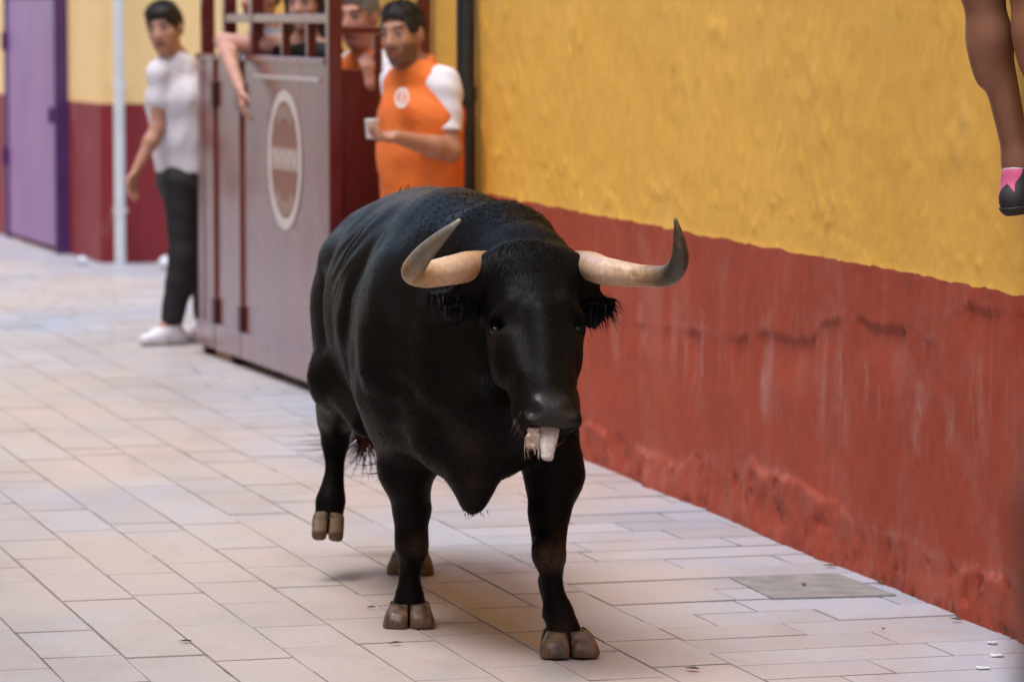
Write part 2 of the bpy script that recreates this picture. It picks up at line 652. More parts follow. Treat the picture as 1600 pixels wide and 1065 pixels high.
def mat_coat():
    t = NT('black_hide')
    n = t.noise(5, 4, .6)
    base = t.ramp(n, [(.35, (.0042, .0037, .0034)), (.7, (.0075, .0064, .0056))])
    base = t.mix(t.math('MULTIPLY', t.attr('tan'), t.ramp(t.noise(40, 4, .7), [(.35, (.2, .2, .2)), (.65, (1, 1, 1))])), base, (.085, .045, .024))
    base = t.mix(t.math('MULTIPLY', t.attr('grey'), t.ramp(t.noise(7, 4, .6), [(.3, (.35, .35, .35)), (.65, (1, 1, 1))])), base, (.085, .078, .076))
    t.base(base)
    t.set(Roughness=.42)
    t.link(t.math('MULTIPLY_ADD', t.attr('wet'), .14, 1.145), t.b.inputs['IOR'])
    t.link(t.math('MULTIPLY_ADD', t.attr('wet'), -.12, .45), t.b.inputs['Roughness'])
    fur = t.noise(140, 3, .7, (1, .3, .3))
    t.bump(fur, .35, .004)
    return t.m


def mat_skin(name, col, dark=(.02, .015, .012)):
    t = NT(name)
    n = t.noise(12, 4)
    base = t.ramp(n, [(.3, tuple(c * .88 for c in col)), (.7, tuple(min(c * 1.1, 1) for c in col))])
    base = t.mix(t.attr('lip'), base, (col[0] * .75, col[1] * .42, col[2] * .42))
    base = t.mix(t.math('MULTIPLY', t.attr('beard'), t.ramp(t.noise(160, 3, .6), [(.3, (.55, .55, .55)), (.6, (1, 1, 1))])), base, dark)
    t.base(base)
    t.set(Roughness=.5, Subsurface_Weight=.08)
    t.b.inputs['Subsurface Radius'].default_value = (.012, .005, .003)
    return t.m


# ================================================================== PAVEMENT
A15 = math.radians(15.6)
VD = V(-math.sin(A15), math.cos(A15)); UD = V(math.cos(A15), math.sin(A15))
FO = G(955, 945)[:2]
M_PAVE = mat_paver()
_j = NT('joint_grout')
_j.base(_j.ramp(_j.noise(3.5, 4, .65), [(.42, (.34, .30, .27)), (.56, (.22, .185, .16)), (.68, (.085, .07, .06))])); _j.set(Roughness=.95)
M_JOINT = _j.m

ground = mesh_np('ground', [(-160, -60, -.0036), (160, -60, -.0036), (160, 260, -.0036), (-160, 260, -.0036)], [(0, 1, 2, 3)], M_JOINT, None, False)
tag(ground, 'sandy bed under the paving', None, None, 'structure')
pave = empty('pavement', (0, 0, 0)); tag(pave, 'pale rectangular stone pavers laid in staggered courses', None, None, 'structure')

slabs = []      # (u0,u1,v0,v1)
CW, RW = .2165, .222
for ci in range(-46, 0):
    v = -9.6 + random.random() * .5
    while v < 24:
        L = random.choice([.22, .30, .38, .44, .44, .55, .62]) + random.uniform(-.01, .01)
        slabs.append((ci * CW, (ci + 1) * CW, v, v + L)); v += L
for ri in range(-43, 95):
    u = -random.random() * .5
    u0 = 0.0
    umax = 1.15 - (ri * RW) * math.tan(math.radians(1.7)) + .05
    umax = 4.5 if ri > 40 else umax + .25
    first = True
    while u0 < umax:
        L = random.choice([.36, .44, .50, .62, .70])
        if first: L *= random.uniform(.4, 1); first = False
        slabs.append((u0, u0 + L, ri * RW, (ri + 1) * RW)); u0 += L


def slab_geo(s):
    g = .0020 + random.random() * .0022
    gu = g if s[1] - s[0] < .3 else g * 1.3
    u0, u1, v0, v1 = s[0] + gu, s[1] - gu, s[2] + g * 1.9, s[3] - g * 1.9
    b = .0008
    dz = random.uniform(-.0012, .0012); tx, ty = random.uniform(-.001, .001), random.uniform(-.001, .001)
    vs = []
    for (du, z_) in ((0, -.03), (0, -.0008), (b, 0)):
        for (a, c) in ((u0 + du, v0 + du), (u1 - du, v0 + du), (u1 - du, v1 - du), (u0 + du, v1 - du)):
            q = FO + UD * (a + random.uniform(-.001, .001)) + VD * (c + random.uniform(-.001, .001))
            zz = z_ + (dz + tx * (a - u0) / .4 + ty * (c - v0) / .4 if z_ > -.02 else 0)
            vs.append((q[0], q[1], zz))
    fs = []
    for r_ in (0, 1):
        for k in range(4):
            k2 = (k + 1) % 4
            fs.append((r_ * 4 + k, r_ * 4 + k2, r_ * 4 + 4 + k2, r_ * 4 + 4 + k))
    fs.append((8, 9, 10, 11))
    return vs, fs


def vis_area(s):
    c = FO + UD * (s[0] + s[1]) / 2 + VD * (s[2] + s[3]) / 2
    if c[1] < 9.5 or c[1] > 40: return 0
    px = 800 + FPX * c[0] / c[1]; py = 21 + CAMH * FPX / c[1]
    if px < -60 or px > 1660 or py > 1105: return 0
    if c[0] > 1.358 - .2477 * (c[1] - 10.77): return 0
    # what the bull, the gate and the wall hide
    if 500 < px < 900 and py < 740: return 0
    if px > 480 and py < 620: return 0
    return (s[1] - s[0]) * FPX / c[1] * (s[3] - s[2]) * 21 * FPX / c[1] ** 2


slabs.sort(key=vis_area, reverse=True)
rest_v, rest_f, rest_t = [], [], []
for i, s in enumerate(slabs):
    vs, fs = slab_geo(s)
    c = FO + UD * (s[0] + s[1]) / 2
    tint = min(max(random.gauss(.5, .30), 0), 1)
    if i < 300:
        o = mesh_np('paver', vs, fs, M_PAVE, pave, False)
        attr(o, 'tint', [tint] * len(vs))
    else:
        b = len(rest_v); rest_v += vs; rest_f += [tuple(k + b for k in f) for f in fs]; rest_t += [tint] * len(vs)
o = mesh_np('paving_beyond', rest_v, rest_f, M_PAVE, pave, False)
attr(o, 'tint', rest_t); o['kind'] = 'stuff'

# grey cover slab let into the paving beside the wall
cov = empty('utility_cover', (*G(1255, 918)[:2], 0), 'worn grey concrete cover slab let into the pale paving beside the red wall', 'cover slab')
c0, c1, c2, c3 = G(1140, 903), G(1207, 936), G(1400, 931), G(1310, 898)
mb = MB()
ring = [np.array([*q[:2], .0]) for q in (c0, c1, c2, c3)]
cen = sum(ring) / 4
vv = [q + V(0, 0, -.02) for q in ring] + [q + V(0, 0, .0045) for q in ring] + [cen + (q - cen) * .985 + V(0, 0, .006) for q in ring]
ff = [(k, (k + 1) % 4, 4 + (k + 1) % 4, 4 + k) for k in range(4)] + [(4 + k, 4 + (k + 1) % 4, 8 + (k + 1) % 4, 8 + k) for k in range(4)] + [(8, 9, 10, 11)]
mb.add(vv, ff).build('cover_slab', simple('grey_concrete', (.23, .215, .20), .75, .25, 12, .3, 80), cov)

# ================================================================== RIGHT-HAND WALL
W0 = V(1.358, 10.77, 0); WD = V(-.2404, .9707, 0); WN = V(-.9707, -.2404, 0)


def wall_sz(px, py):
    d = ray(px, py); c = V(0, 0, CAMH)
    t = np.dot(W0 - c, WN) / np.dot(d, WN)
    p = c + d * t
    return np.dot(p - W0, WD), p[2]


ss = np.concatenate([np.linspace(-16, -1.4, 40), np.arange(-1.38, 6.6, .0135), np.linspace(6.65, 11.3, 50)])
zs = np.concatenate([[-.05], np.arange(0, 1.15, .0115), np.arange(1.17, 2.5, .022), np.linspace(2.6, 6.0, 12)])
S, Z = np.meshgrid(ss, zs, indexing='ij')
d = fbm(S * 1.1, Z * 1.1, 3, 1) * .022 + fbm(S * 6, Z * 6, 4, 2) * .0075 + np.maximum(fbm(S * 13, Z * 17, 3, 71) - .12, 0) * .020 * np.where(Z > .93, 1, .3) + fbm(S * 26, Z * 26, 3, 3) * .0022
up = [wall_sz(*q) for q in [(980, 505), (1063, 515), (1142, 531), (1193, 518), (1238, 532), (1266, 531), (1289, 501), (1340, 499), (1379, 513), (1424, 510), (1450, 535), (1466, 534), (1480, 493), (1514, 479), (1600, 493), (1680, 500)]]
up.sort(); us, uz = np.array(up).T
lo_ = [wall_sz(*q) for q in [(860, 655), (900, 662), (956, 671), (1001, 696), (1052, 724), (1092, 716), (1142, 738), (1176, 718), (1238, 755), (1306, 783), (1345, 823), (1407, 845), (1464, 873), (1531, 890), (1576, 907), (1680, 960)]]
lo_.sort(); ls, lz = np.array(lo_).T
jag = fbm(S * 16, S * 0 + 3, 4, 5) * .03
ue = np.interp(S, us, uz) + jag * .55 + fbm(S * 42, S * 0 + 2, 2, 55) * .012
le = np.interp(S, ls, lz) + jag + fbm(S * 5, S * 0 + 8, 3, 6) * .05
fade_u = sstep(-1.3, -.9, S) * (1 - sstep(3.0, 4.2, S))
below = sstep(.004, -.006, Z - ue) * sstep(-.22, -.02, Z - ue)
d -= .012 * below * fade_u * (.12 + .88 * sstep(-.12, .12, fbm(S * 6.5, S * 0 + 5, 3, 31))) * (.5 + 1.2 * np.clip(fbm(S * 3, Z * 3, 3, 9) + .4, 0, 1))
lowm = sstep(.006, -.008, Z - le)
lump = fbm(S * 9, Z * 11, 4, 12)
pit = sstep(.10, .22, fbm(S * 15, Z * 17, 3, 14))
d += lowm * (.008 + lump * .022) * sstep(-.15, .1, fbm(S * 2.3, Z * 1.5, 3, 33)) - lowm * pit * .006
d += sstep(.10, .0, Z) * .006
hair = np.abs(S - wall_sz(1248, 600)[0] - .006 * np.sin(Z * 19))
d += .0016 * np.exp(-(hair / .012) ** 2) * (Z < .94)
d += sstep(.955, .94, Z) * .0015
pts = W0[None, None, :] + S[..., None] * WD + Z[..., None] * V(0, 0, 1) + d[..., None] * WN
rub = sstep(.34, .46, Z) * (1 - sstep(.72, .82, Z)) * sstep(.06, .20, fbm(S * 4.2, Z * .8, 3, 21)) * .8
scuff = np.zeros_like(S)
for px, y0, y1, wd_s in ((1097, 480, 592, .020), (1193, 532, 652, .030), (1070, 500, 590, .012), (1128, 498, 572, .008), (1313, 540, 665, .012), (1350, 556, 645, .014), (1370, 600, 672, .010),
                       (1432, 588, 715, .034), (1483, 628, 705, .026), (1478, 570, 596, .014), (1521, 550, 690, .005), (1000, 470, 545, .03), (960, 500, 560, .02), (1145, 560, 600, .008)):
    sa, za = wall_sz(px, y0); _, zb_ = wall_sz(px, y1)
    scuff = np.maximum(scuff, np.exp(-((S - sa - .010 * np.sin(Z * 31 + px)) / wd_s) ** 2) * sstep(zb_ - .02, zb_ + .05, Z) * (1 - sstep(za - .05, za + .02, Z)))
worn = np.exp(-((Z - le - .010) / .016) ** 2) * .8 * sstep(-.12, .12, fbm(S * 5, Z * 3, 3, 41)) + lowm * .35 * sstep(0, .25, lump) + np.exp(-((Z - ue - .012) / .012) ** 2) * .6 * fade_u * sstep(-.05, .2, fbm(S * 4, S * 0, 2, 25))
low_dark = np.clip(lowm * (sstep(.05, -.25, lump) + pit) + sstep(.05, 0, Z) * .8, 0, 1)  # darker in pits, hollows of the low band and along the foot
nS, nZ = S.shape
idx = np.arange(nS * nZ).reshape(nS, nZ)
quads = np.stack([idx[:-1, :-1], idx[:-1, 1:], idx[1:, 1:], idx[1:, :-1]], -1).reshape(-1, 4)
vall = pts.reshape(-1, 3)
# thickness: back faces and edges
back = -.38
bk = []
corner = [(ss[0], -.05), (ss[0], 6.0), (ss[-1], 6.0), (ss[-1], -.05)]
nb = len(vall)
vall = np.concatenate([vall, np.array([W0 + WD * a + V(0, 0, b) + WN * back for a, b in corner])])
wall = mesh_np('plastered_wall', vall, quads, mat_wall(), None, True)
import bmesh
bm = bmesh.new(); bm.from_mesh(wall.data); bm.verts.ensure_lookup_table()
B = [bm.verts[nb + i] for i in range(4)]
bm.faces.new([B[0], B[1], B[2], B[3]])
bm.faces.new([bm.verts[i] for i in idx[0, ::1]] + [B[1], B[0]])
bm.faces.new([bm.verts[i] for i in idx[-1, ::-1]] + [B[3], B[2]])
bm.faces.new([bm.verts[i] for i in idx[::-1, -1]] + [B[1], B[2]])
bmesh.ops.recalc_face_normals(bm, faces=bm.faces)
bm.to_mesh(wall.data); bm.free()
for nm, arr in (('rub', rub), ('worn', worn), ('low_dark', low_dark), ('scuff', scuff)):
    attr(wall, nm, np.concatenate([arr.ravel(), np.zeros(4)]))
tag(wall, 'long street wall, rough yellow plaster above a scuffed brick-red painted base', 'wall')

# ------------------------------------------------------------------ black downpipe
M_PIPE = simple('black_pipe', (.018, .018, .019), .42, .3, 12)
s_p, _ = wall_sz(750, 290)
pb = W0 + WD * s_p + WN * .062
pipe = empty('downpipe', pb, 'black downpipe fixed to the yellow wall behind the man in orange', 'pipe')
zc = P(750, 158, pb[1])[2]
MB().tube([pb + V(0, 0, .0), pb + V(0, 0, zc)], .042, 24).build('lower_pipe', M_PIPE, pipe, True)
MB().tube([pb + V(0, 0, zc - .002), pb + V(0, 0, zc + .06)], .047, 24).build('collar', M_PIPE, pipe, True)
MB().tube([pb + V(0, 0, zc + .055), pb + V(0, 0, 6)], .039, 24).build('upper_pipe', M_PIPE, pipe, True)
for zz in (.5, 2.3, 4.2):
    MB().box(pb - WD * .05 - WN * .075 + V(0, 0, zz), WD * .1, WN * .12, V(0, 0, .03), .004).build('bracket', M_PIPE, pipe)

# ================================================================== FAR BUILDING with the purple door
M_FAR = mat_farwall()
K0 = V(-2.81, 27.1, 0)
K1 = V(-3.95, 30.6, 0); ld = nrm(K1 - K0)
Lend = K0 + ld * 30
far = empty('corner_building', K0, 'pale orange corner building with dark red base at the bend of the street', 'building')
mb = MB()
rr = K0 + V(14, .6, 0); rb = rr + V(0, 30, 0)
mb.add([K0 + V(0, 0, -.05), rr + V(0, 0, -.05), rb + V(0, 0, -.05), Lend + V(0, 0, -.05), K0 + V(0, 0, 7), rr + V(0, 0, 7), rb + V(0, 0, 7), Lend + V(0, 0, 7)],
       [(0, 1, 5, 4), (1, 2, 6, 5), (2, 3, 7, 6), (3, 0, 4, 7), (4, 5, 6, 7)])
mb.build('wall', M_FAR, far)
lnrm = nrm(V(-ld[1], ld[0], 0))
# slight dado ledge and door
M_PUR = NT('purple_enamel')
_st = M_PUR.noise(2.5, 4, .6, (1, 1, .4))
M_PUR.base(M_PUR.ramp(_st, [(.3, (.20, .060, .205)), (.7, (.28, .10, .27))])); M_PUR.set(Roughness=.5, Coat_Weight=.1, Coat_Roughness=.3)
M_PURD = simple('purple_frame_paint', (.072, .020, .115), .45, .15, 6)
dA, dB = G(92, 397), G(14, 371)
dd = nrm(V(*(dB - dA)[:2], 0)); dl = np.linalg.norm((dB - dA)[:2]); dn = nrm(V(-dd[1], dd[0], 0))
if dn[0] > 0: dn = -dn
dz0, dz1 = .04, 1.80
door = empty('metal_door', dA, 'purple metal door standing in the dark red wall base', 'door')
MB().box(dA + dd * .05 + V(0, 0, dz0), dd * (dl - .07), -dn * .05, V(0, 0, dz1 - dz0), .004).build('leaf', M_PUR.m, door)
MB().box(dA - dd * .002 + V(0, 0, 0.0) + dn * .02, dd * .055, -dn * .40, V(0, 0, dz1 + .03), .004).build('frame', M_PURD, door)
MB().box(dA + dd * (dl - .018) + dn * .02, dd * .05, -dn * .40, V(0, 0, dz1 + .03), .004).build('frame', M_PURD, door)
MB().box(dA + dd * .055 + V(0, 0, dz1 + .004), dd * (dl - .076), -dn * .30, V(0, 0, .05), .004).build('lintel', M_PURD, door)
for hz in (.55, 1.42):
    MB().tube([dA + dd * (dl - .02) + dn * .03 + V(0, 0, hz), dA + dd * (dl - .02) + dn * .03 + V(0, 0, hz + .14)], .018, 10).build('hinge', M_PURD, door)
MB().box(dA + dd * .09 + dn * .004 + V(0, 0, .92), dd * .035, dn * .045, V(0, 0, .12), .006).build('handle', M_PURD, door)
# white rainwater pipe on the corner
M_WPIPE = simple('white_pipe', (.62, .60, .56), .45, .08, 8)
wpb = G(188, 413); wpb[1] -= 0.0
wp = empty('white_pipe', wpb, 'white drainpipe running up the dark red and cream corner', 'pipe')
MB().tube([wpb, wpb + V(0, 0, 6.5)], .037, 20).build('pipe', M_WPIPE, wp, True)
for zz in (.35, 1.2, 2.6):
    MB().box(wpb + V(-.045, -.02, zz), V(.09, 0, 0), V(0, .16, 0), V(0, 0, .025), .003).build('bracket', M_WPIPE, wp)

# ================================================================== HOUSE ACROSS THE STREET (left, beyond the frame; added to shade the street)
O0 = V(-3.3, 10, 0); od = V(-math.sin(A15), math.cos(A15), 0); on = V(-math.cos(A15), -math.sin(A15), 0)
oh = empty('unseen_house', O0, 'unseen tan house front added across the paved street to shade it', 'house')
M_TAN = simple('unseen_house_tan_render', (.62, .50, .36), .8, .12, 3, .3, 40)
M_DOORW = simple('unseen_house_brown', (.09, .045, .025), .5, .2, 8)
MB().box(O0 - od * 24 + V(0, 0, -.05), od * 44, on * 5, V(0, 0, 4.7)).build('wall', M_TAN, oh)
MB().box(O0 - od * 24 - on * .25 + V(0, 0, 4.66), od * 44, on * 5.3, V(0, 0, .18), .01).build('unseen_house_cornice', M_TAN, oh)
for k in range(6):
    q = O0 + od * (-20 + k * 6.4)
    MB().box(q - on * .03, od * 1.1, on * .028, V(0, 0, 2.2), .006).build('door', M_DOORW, oh)
    MB().box(q + od * 2.4 - on * .03 + V(0, 0, 2.9), od * 1.0, on * .028, V(0, 0, 1.3), .006).build('unseen_house_shutter', M_DOORW, oh)

# ================================================================== REFUGE GATE
M_GATE = mat_gate('street_lit_red_enamel', [(.3, (.125, .019, .015)), (.55, (.165, .034, .025)), (.78, (.23, .078, .056))])  # same dark red paint, the street's glancing reflection mixed into its colour
M_GATED = mat_gate('dark_red_enamel', [(.3, (.075, .007, .008)), (.55, (.11, .011, .011)), (.75, (.15, .03, .028))])
M_HINGE = simple('hinge_paint', (.05, .006, .008), .4, .2, 20)
M_LOGO = simple('white_sign_paint', (.62, .55, .50), .5, .12, 30)
M_LOGO2 = simple('faded_sign_paint', (.40, .27, .22), .5, .15, 30)
M_LOGOB = simple('rust_brown_paint', (.22, .065, .03), .4, .2, 18)
G0, G1 = G(515, 624), G(309, 548)
gd = nrm(V(*(G1 - G0)[:2], 0)); gl = np.linalg.norm((G1 - G0)[:2])
gn = nrm(V(-gd[1], gd[0], 0))
if gn[0] > 0: gn = -gn            # outward, into the street
gate = empty('refuge_gate', G0, 'tall dark red metal refuge gate with white round emblem and barred top', 'gate')


def gpos(px):
    """distance along the gate where the pixel column crosses it"""
    d_ = ray(px, 300); A = np.array([[d_[0], -gd[0]], [d_[1], -gd[1]]])
    return np.linalg.solve(A, G0[:2])[1]


PT = 1.50
e = [0.0, gpos(379), gpos(338), gl]
for i in range(3):
    a, b = e[i] + (.045 if i == 0 else .008), e[i + 1] - (.008 if i < 2 else .03)
    lf = MB().box(G0 + gd * a + V(0, 0, .06), gd * (b - a), -gn * .035, V(0, 0, PT - .06), .004).build('leaf', M_GATE, gate)
    MB().box(G0 + gd * a + gn * .0125 + V(0, 0, .045), gd * (b - a), -gn * .012, V(0, 0, .13), .003).build('bottom_rail', M_GATE, lf)
    MB().box(G0 + gd * a + gn * .0105 + V(0, 0, PT - .028), gd * (b - a), -gn * .058, V(0, 0, .03), .004).build('top_rail', M_GATE, lf)
    if i == 0:
        MB().box(G0 + gd * (a + .1) + gn * .008 + V(0, 0, PT - .105), gd * (b - a - .35), -gn * .0075, V(0, 0, .018), .002).build('label_strip', simple('pale_strip', (.5, .42, .40), .4, .1), lf)
for a in e[1:3]:
    for z0 in (.17, 1.24):
        MB().box(G0 + gd * (a - .035) + gn * .022 + V(0, 0, z0), gd * .07, -gn * .02, V(0, 0, .13), .004).build('hinge', M_HINGE, gate)
    MB().tube([G0 + gd * a + gn * .004 + V(0, 0, .045), G0 + gd * a + gn * .004 + V(0, 0, PT)], .011, 10).build('hinge_pin', M_GATE, gate, True)
for px, h in ((517, 2.55), (394, 2.55), (352, 2.55), (318, 2.55)):
    a = gpos(px) if px != 517 else .0
    MB().box(G0 + gd * (a - .025) + gn * .004 + V(0, 0, 0 if px in (517, 318) else PT + .004), gd * .06, -gn * .062, V(0, 0, h if px in (517, 318) else h - PT), .005).build('post', M_GATED, gate)
for px in (439, 478):
    a = gpos(px)
    MB().box(G0 + gd * (a - .02) - gn * .006 + V(0, 0, PT + .004), gd * .04, -gn * .04, V(0, 0, .155), .004).build('bar', M_GATED, gate)
for z0 in (1.655, 2.45):
    a0, a1 = .037, gpos(394) - .028
    MB().box(G0 + gd * a0 + gn * .001 + V(0, 0, z0), gd * (a1 - a0), -gn * .05, V(0, 0, .042), .004).build('rail', M_GATE, gate)
    a0, a1 = gpos(394) + .037, gpos(352) - .028
    MB().box(G0 + gd * a0 + gn * .001 + V(0, 0, z0), gd * (a1 - a0), -gn * .05, V(0, 0, .042), .004).build('rail', M_GATE, gate)
# end panel from the corner post to the wall
en = -gn
elen = np.dot((W0 - G0), WN) / np.dot(en, WN) - .02
MB().box(G0 + gd * .005 + en * .06 + V(0, 0, .04), en * (elen - .06), gd * .035, V(0, 0, 1.415), .005).build('end_panel', M_GATED, gate)
MB().box(G0 + gd * .003 + en * .06 + V(0, 0, 1.612), en * .19, gd * .04, V(0, 0, .03), .004).build('end_rail', M_GATED, gate)
MB().box(G0 + gd * .004 + en * .212 + V(0, 0, 1.457), en * .036, gd * .038, V(0, 0, .153), .004).build('end_bar', M_GATED, gate)
MB().box(G0 + gd * .002 + en * (elen - .06) + V(0, 0, 1.457), en * .055, gd * .04, V(0, 0, 1.1), .004).build('end_post', M_GATED, gate)
# painted emblem on the wide leaf
ec_px = (446, 250)
ea = gpos(446)
ecn = G0 + gd * ea + gn * .0; ecz = P(446, 250, (G0 + gd * ea)[1])[2]
ER = .5 * abs(P(446, 141, (G0 + gd * ea)[1])[2] - P(446, 359, (G0 + gd * ea)[1])[2])


def disc(r0, r1, lift, a0=0, a1=2 * math.pi, n=72, th=.0012):
    vs, fs = [], []
    for i in range(n + 1):
        an = a0 + (a1 - a0) * i / n
        for r_ in (r0, r1):
            for l in (lift, lift + th):
                vs.append(ecn + gd * (-math.cos(an) * r_) + V(0, 0, ecz + math.sin(an) * r_) + gn * l)
    for i in range(n):
        b = i * 4
        fs += [(b + 1, b + 3, b + 7, b + 5), (b, b + 4, b + 6, b + 2), (b + 2, b + 6, b + 7, b + 3), (b, b + 1, b + 5, b + 4)]
    return vs, fs


emb = MB().add(*disc(.001, ER * .86, .0012)).build('emblem', M_LOGOB, gate)
MB().add(*disc(ER * .84, ER, .0028)).build('emblem_ring', M_LOGO, emb)
for a0, a1 in ((.30, .70), (1.25, 1.75)):
    n_ = 9
    mb = MB()
    for k in range(n_):
        t0 = (a0 + (a1 - a0) * (k + .1) / n_) * math.pi; t1 = (a0 + (a1 - a0) * (k + .82) / n_) * math.pi
        mb.add(*disc(ER * .60, ER * .80, .0028, t0, t1, 4))
    mb.build('emblem_lettering', M_LOGO2, emb)
bw = ER * .83
MB().box(ecn + gd * -bw + gn * .0028 + V(0, 0, ecz - ER * .155), gd * 2 * bw, gn * .0012, V(0, 0, ER * .33)).build('emblem_band', M_LOGO2, emb)
mb = MB()
for k in range(6):
    x0 = -bw * .82 + k * bw * .285
    mb.box(ecn + gd * x0 + gn * .0045 + V(0, 0, ecz - ER * .10), gd * bw * .06, gn * .001, V(0, 0, ER * .22))
    mb.box(ecn + gd * (x0 + bw * .06) + gn * .0045 + V(0, 0, ecz + ER * (.06 if k % 2 else -.02)), gd * bw * .10, gn * .001, V(0, 0, ER * .055))
mb.build('band_lettering', M_LOGO, emb)
mb = MB(); mb.box(ecn + gd * -ER * .62 + gn * .001 + V(0, 0, ecz - ER * .98), gd * ER * .10, gn * .001, V(0, 0, ER * .09)); mb.build('small_mark', M_LOGO2, emb)

# ================================================================== THE BULL
bull = empty('bull', (*P(740, 980, 11.2)[:2], 0), 'heavy black fighting bull trotting along the wall with its tongue out', 'bull')
M_COAT = mat_coat()
HEAD = math.radians(10)
BF = V(math.sin(HEAD), -math.cos(HEAD), 0)      # forward, towards the camera
BS = V(math.cos(HEAD), math.sin(HEAD), 0)       # to the picture's right


def mid(Y):
    return -.10 + (Y - 10.6) * -.172


def tr(Y, zc, a, b, dx=0):
    return V(mid(Y) + dx, Y, zc), (a, b)


secs = [tr(10.52, .80, .19, .28), tr(10.70, .80, .245, .355), tr(10.95, .81, .265, .375), tr(11.25, .83, .280, .365),
        tr(11.55, .838, .280, .352), tr(11.82, .86, .262, .300), tr(12.03, .90, .205, .225)]
BP = []
for i in range(len(secs) - 1):
    (p0, r0), (p1, r1) = secs[i], secs[i + 1]
    BP.append(ec(p0, p1, r0, r1, BS))
F1 = []   # (prim list, k)
F1.append((BP, .03))
# shoulders, haunches
F1.append(([ell(V(mid(10.78) - .185, 10.80, .78), (.105, .20, .27)), ell(V(mid(10.70) + .175, 10.70, .76), (.105, .19, .27)),
            ell(V(mid(11.82) - .150, 11.84, .80), (.125, .22, .27)), ell(V(mid(11.82) + .165, 11.84, .78), (.125, .22, .27)),
            ell(V(mid(11.72) - .20, 11.68, .98), (.06, .09, .05)), ell(V(mid(11.72) + .20, 11.68, .98), (.06, .09, .05))], .07))
# chest, brisket, dewlap
F1.append(([ell(P(742, 680, 10.52), (.17, .13, .13)), ec(P(760, 610, 10.34), P(738, 745, 10.43), (.06, .11), (.042, .06), BS),
            rc(P(738, 745, 10.43), P(738, 784, 10.44), .042, .030)], .07))
# neck and crest
poll = P(832, 405, 10.14)
F1.append(([ec(V(mid(10.85), 10.85, .93), P(822, 452, 10.28), (.20, .24), (.125, .165), BS),
            ec(V(mid(10.98) + .0, 10.98, 1.05), P(782, 384, 10.52), (.15, .16), (.130, .100), BS),
            ec(P(782, 384, 10.52), P(826, 420, 10.27), (.130, .100), (.11, .080), BS),
            ec(P(805, 500, 10.42), P(775, 620, 10.42), (.135, .14), (.14, .14), BS)], .07))
# legs
KA = [P(856, 640, 10.66), P(866, 740, 10.62), P(860, 800, 10.57), P(858, 868, 10.50), P(864, 915, 10.50), P(872, 955, 10.49), P(880, 985, 10.465)]
RA = [.086, .070, .056, .043, .0255, .040, .047]
KB = [P(628, 620, 10.82), P(634, 735, 10.90), P(643, 795, 10.94), P(643, 852, 10.97), P(640, 895, 10.985), P(640, 930, 10.985), P(640, 952, 10.98)]
RB = [.115, .066, .053, .042, .027, .039, .047]
HD = [V(mid(11.8) - .155, 11.86, .80), P(533, 590, 11.62), P(524, 655, 11.93), P(524, 690, 11.95), P(523, 735, 11.92), P(515, 782, 11.90), P(513, 812, 11.88)]
RD = [.122, .090, .055, .042, .027, .043, .042]
HC = [V(mid(11.8) + .15, 11.90, .78), P(690, 640, 11.72), P(652, 690, 12.16), P(648, 735, 12.16), P(645, 810, 12.10), P(642, 850, 12.05), P(642, 868, 12.03)]
RC = [.15, .095, .055, .042, .028, .038, .042]
for kk, rr_ in ((KA, RA), (KB, RB), (HD, RD), (HC, RC)):
    F1.append((chain(kk[:3], rr_[:3]), .05)); F1.append((chain(kk[2:], rr_[2:]), .012))
# knee bones, tendons
F1.append(([ell(P(856, 862, 10.47), (.040, .038, .050)), ell(P(644, 848, 10.945), (.040, .038, .048)),
            rc(P(502, 800, 11.96), P(502, 806, 11.96), .016, .012), rc(P(524, 800, 11.96), P(524, 806, 11.96), .016, .012)], .03))
# shoulder blade, triceps, elbow, flank fold, jaw, tendons, dewclaws
F1.append(([rc(V(mid(10.98) - .15, 11.00, 1.06), V(mid(10.66) - .245, 10.68, .74), .040, .050), rc(V(mid(10.98) + .15, 10.98, 1.06), V(mid(10.60) + .225, 10.58, .72), .040, .050),
            ell(V(mid(10.9) - .245, 10.95, .72), (.050, .11, .13)), ell(V(mid(10.9) + .235, 10.85, .70), (.050, .11, .13)),
            rc(V(mid(11.6) - .245, 11.62, .62), V(mid(11.3) - .20, 11.30, .53), .050, .04),
            rc(V(mid(11.75) - .18, 11.70, 1.0), V(mid(11.95) - .20, 12.0, .86), .045, .055)], .035))
F1.append(([rc(P(850, 905, 10.53), P(862, 950, 10.53), .017, .020), rc(P(634, 890, 11.02), P(634, 930, 11.02), .018, .020),
            ell(P(855, 962, 10.535), (.016, .018, .020)), ell(P(885, 962, 10.535), (.016, .018, .020)), ell(P(624, 938, 11.03), (.016, .018, .02)), ell(P(656, 938, 11.03), (.016, .018, .02))], .02))
# sheath and testicles
F1.append(([ell(P(556, 632, 11.86), (.042, .05, .060)), ell(V(mid(11.4), 11.4, .47), (.05, .10, .04))], .03))
# head
PSI = math.radians(13)
HX = V(math.cos(PSI), math.sin(PSI) * .9, 0)      # lateral, picture right
nose = P(862, 655, 9.90)
ha = nrm(nose - poll)
HX = nrm(HX - ha * np.dot(HX, ha)); HN = np.cross(HX, ha)
if HN[1] > 0: HN = -HN                          # out of the face towards the camera
HL = np.linalg.norm(nose - poll)


def hp(x, s, n):
    return poll + HX * x + ha * (s * HL) + HN * n


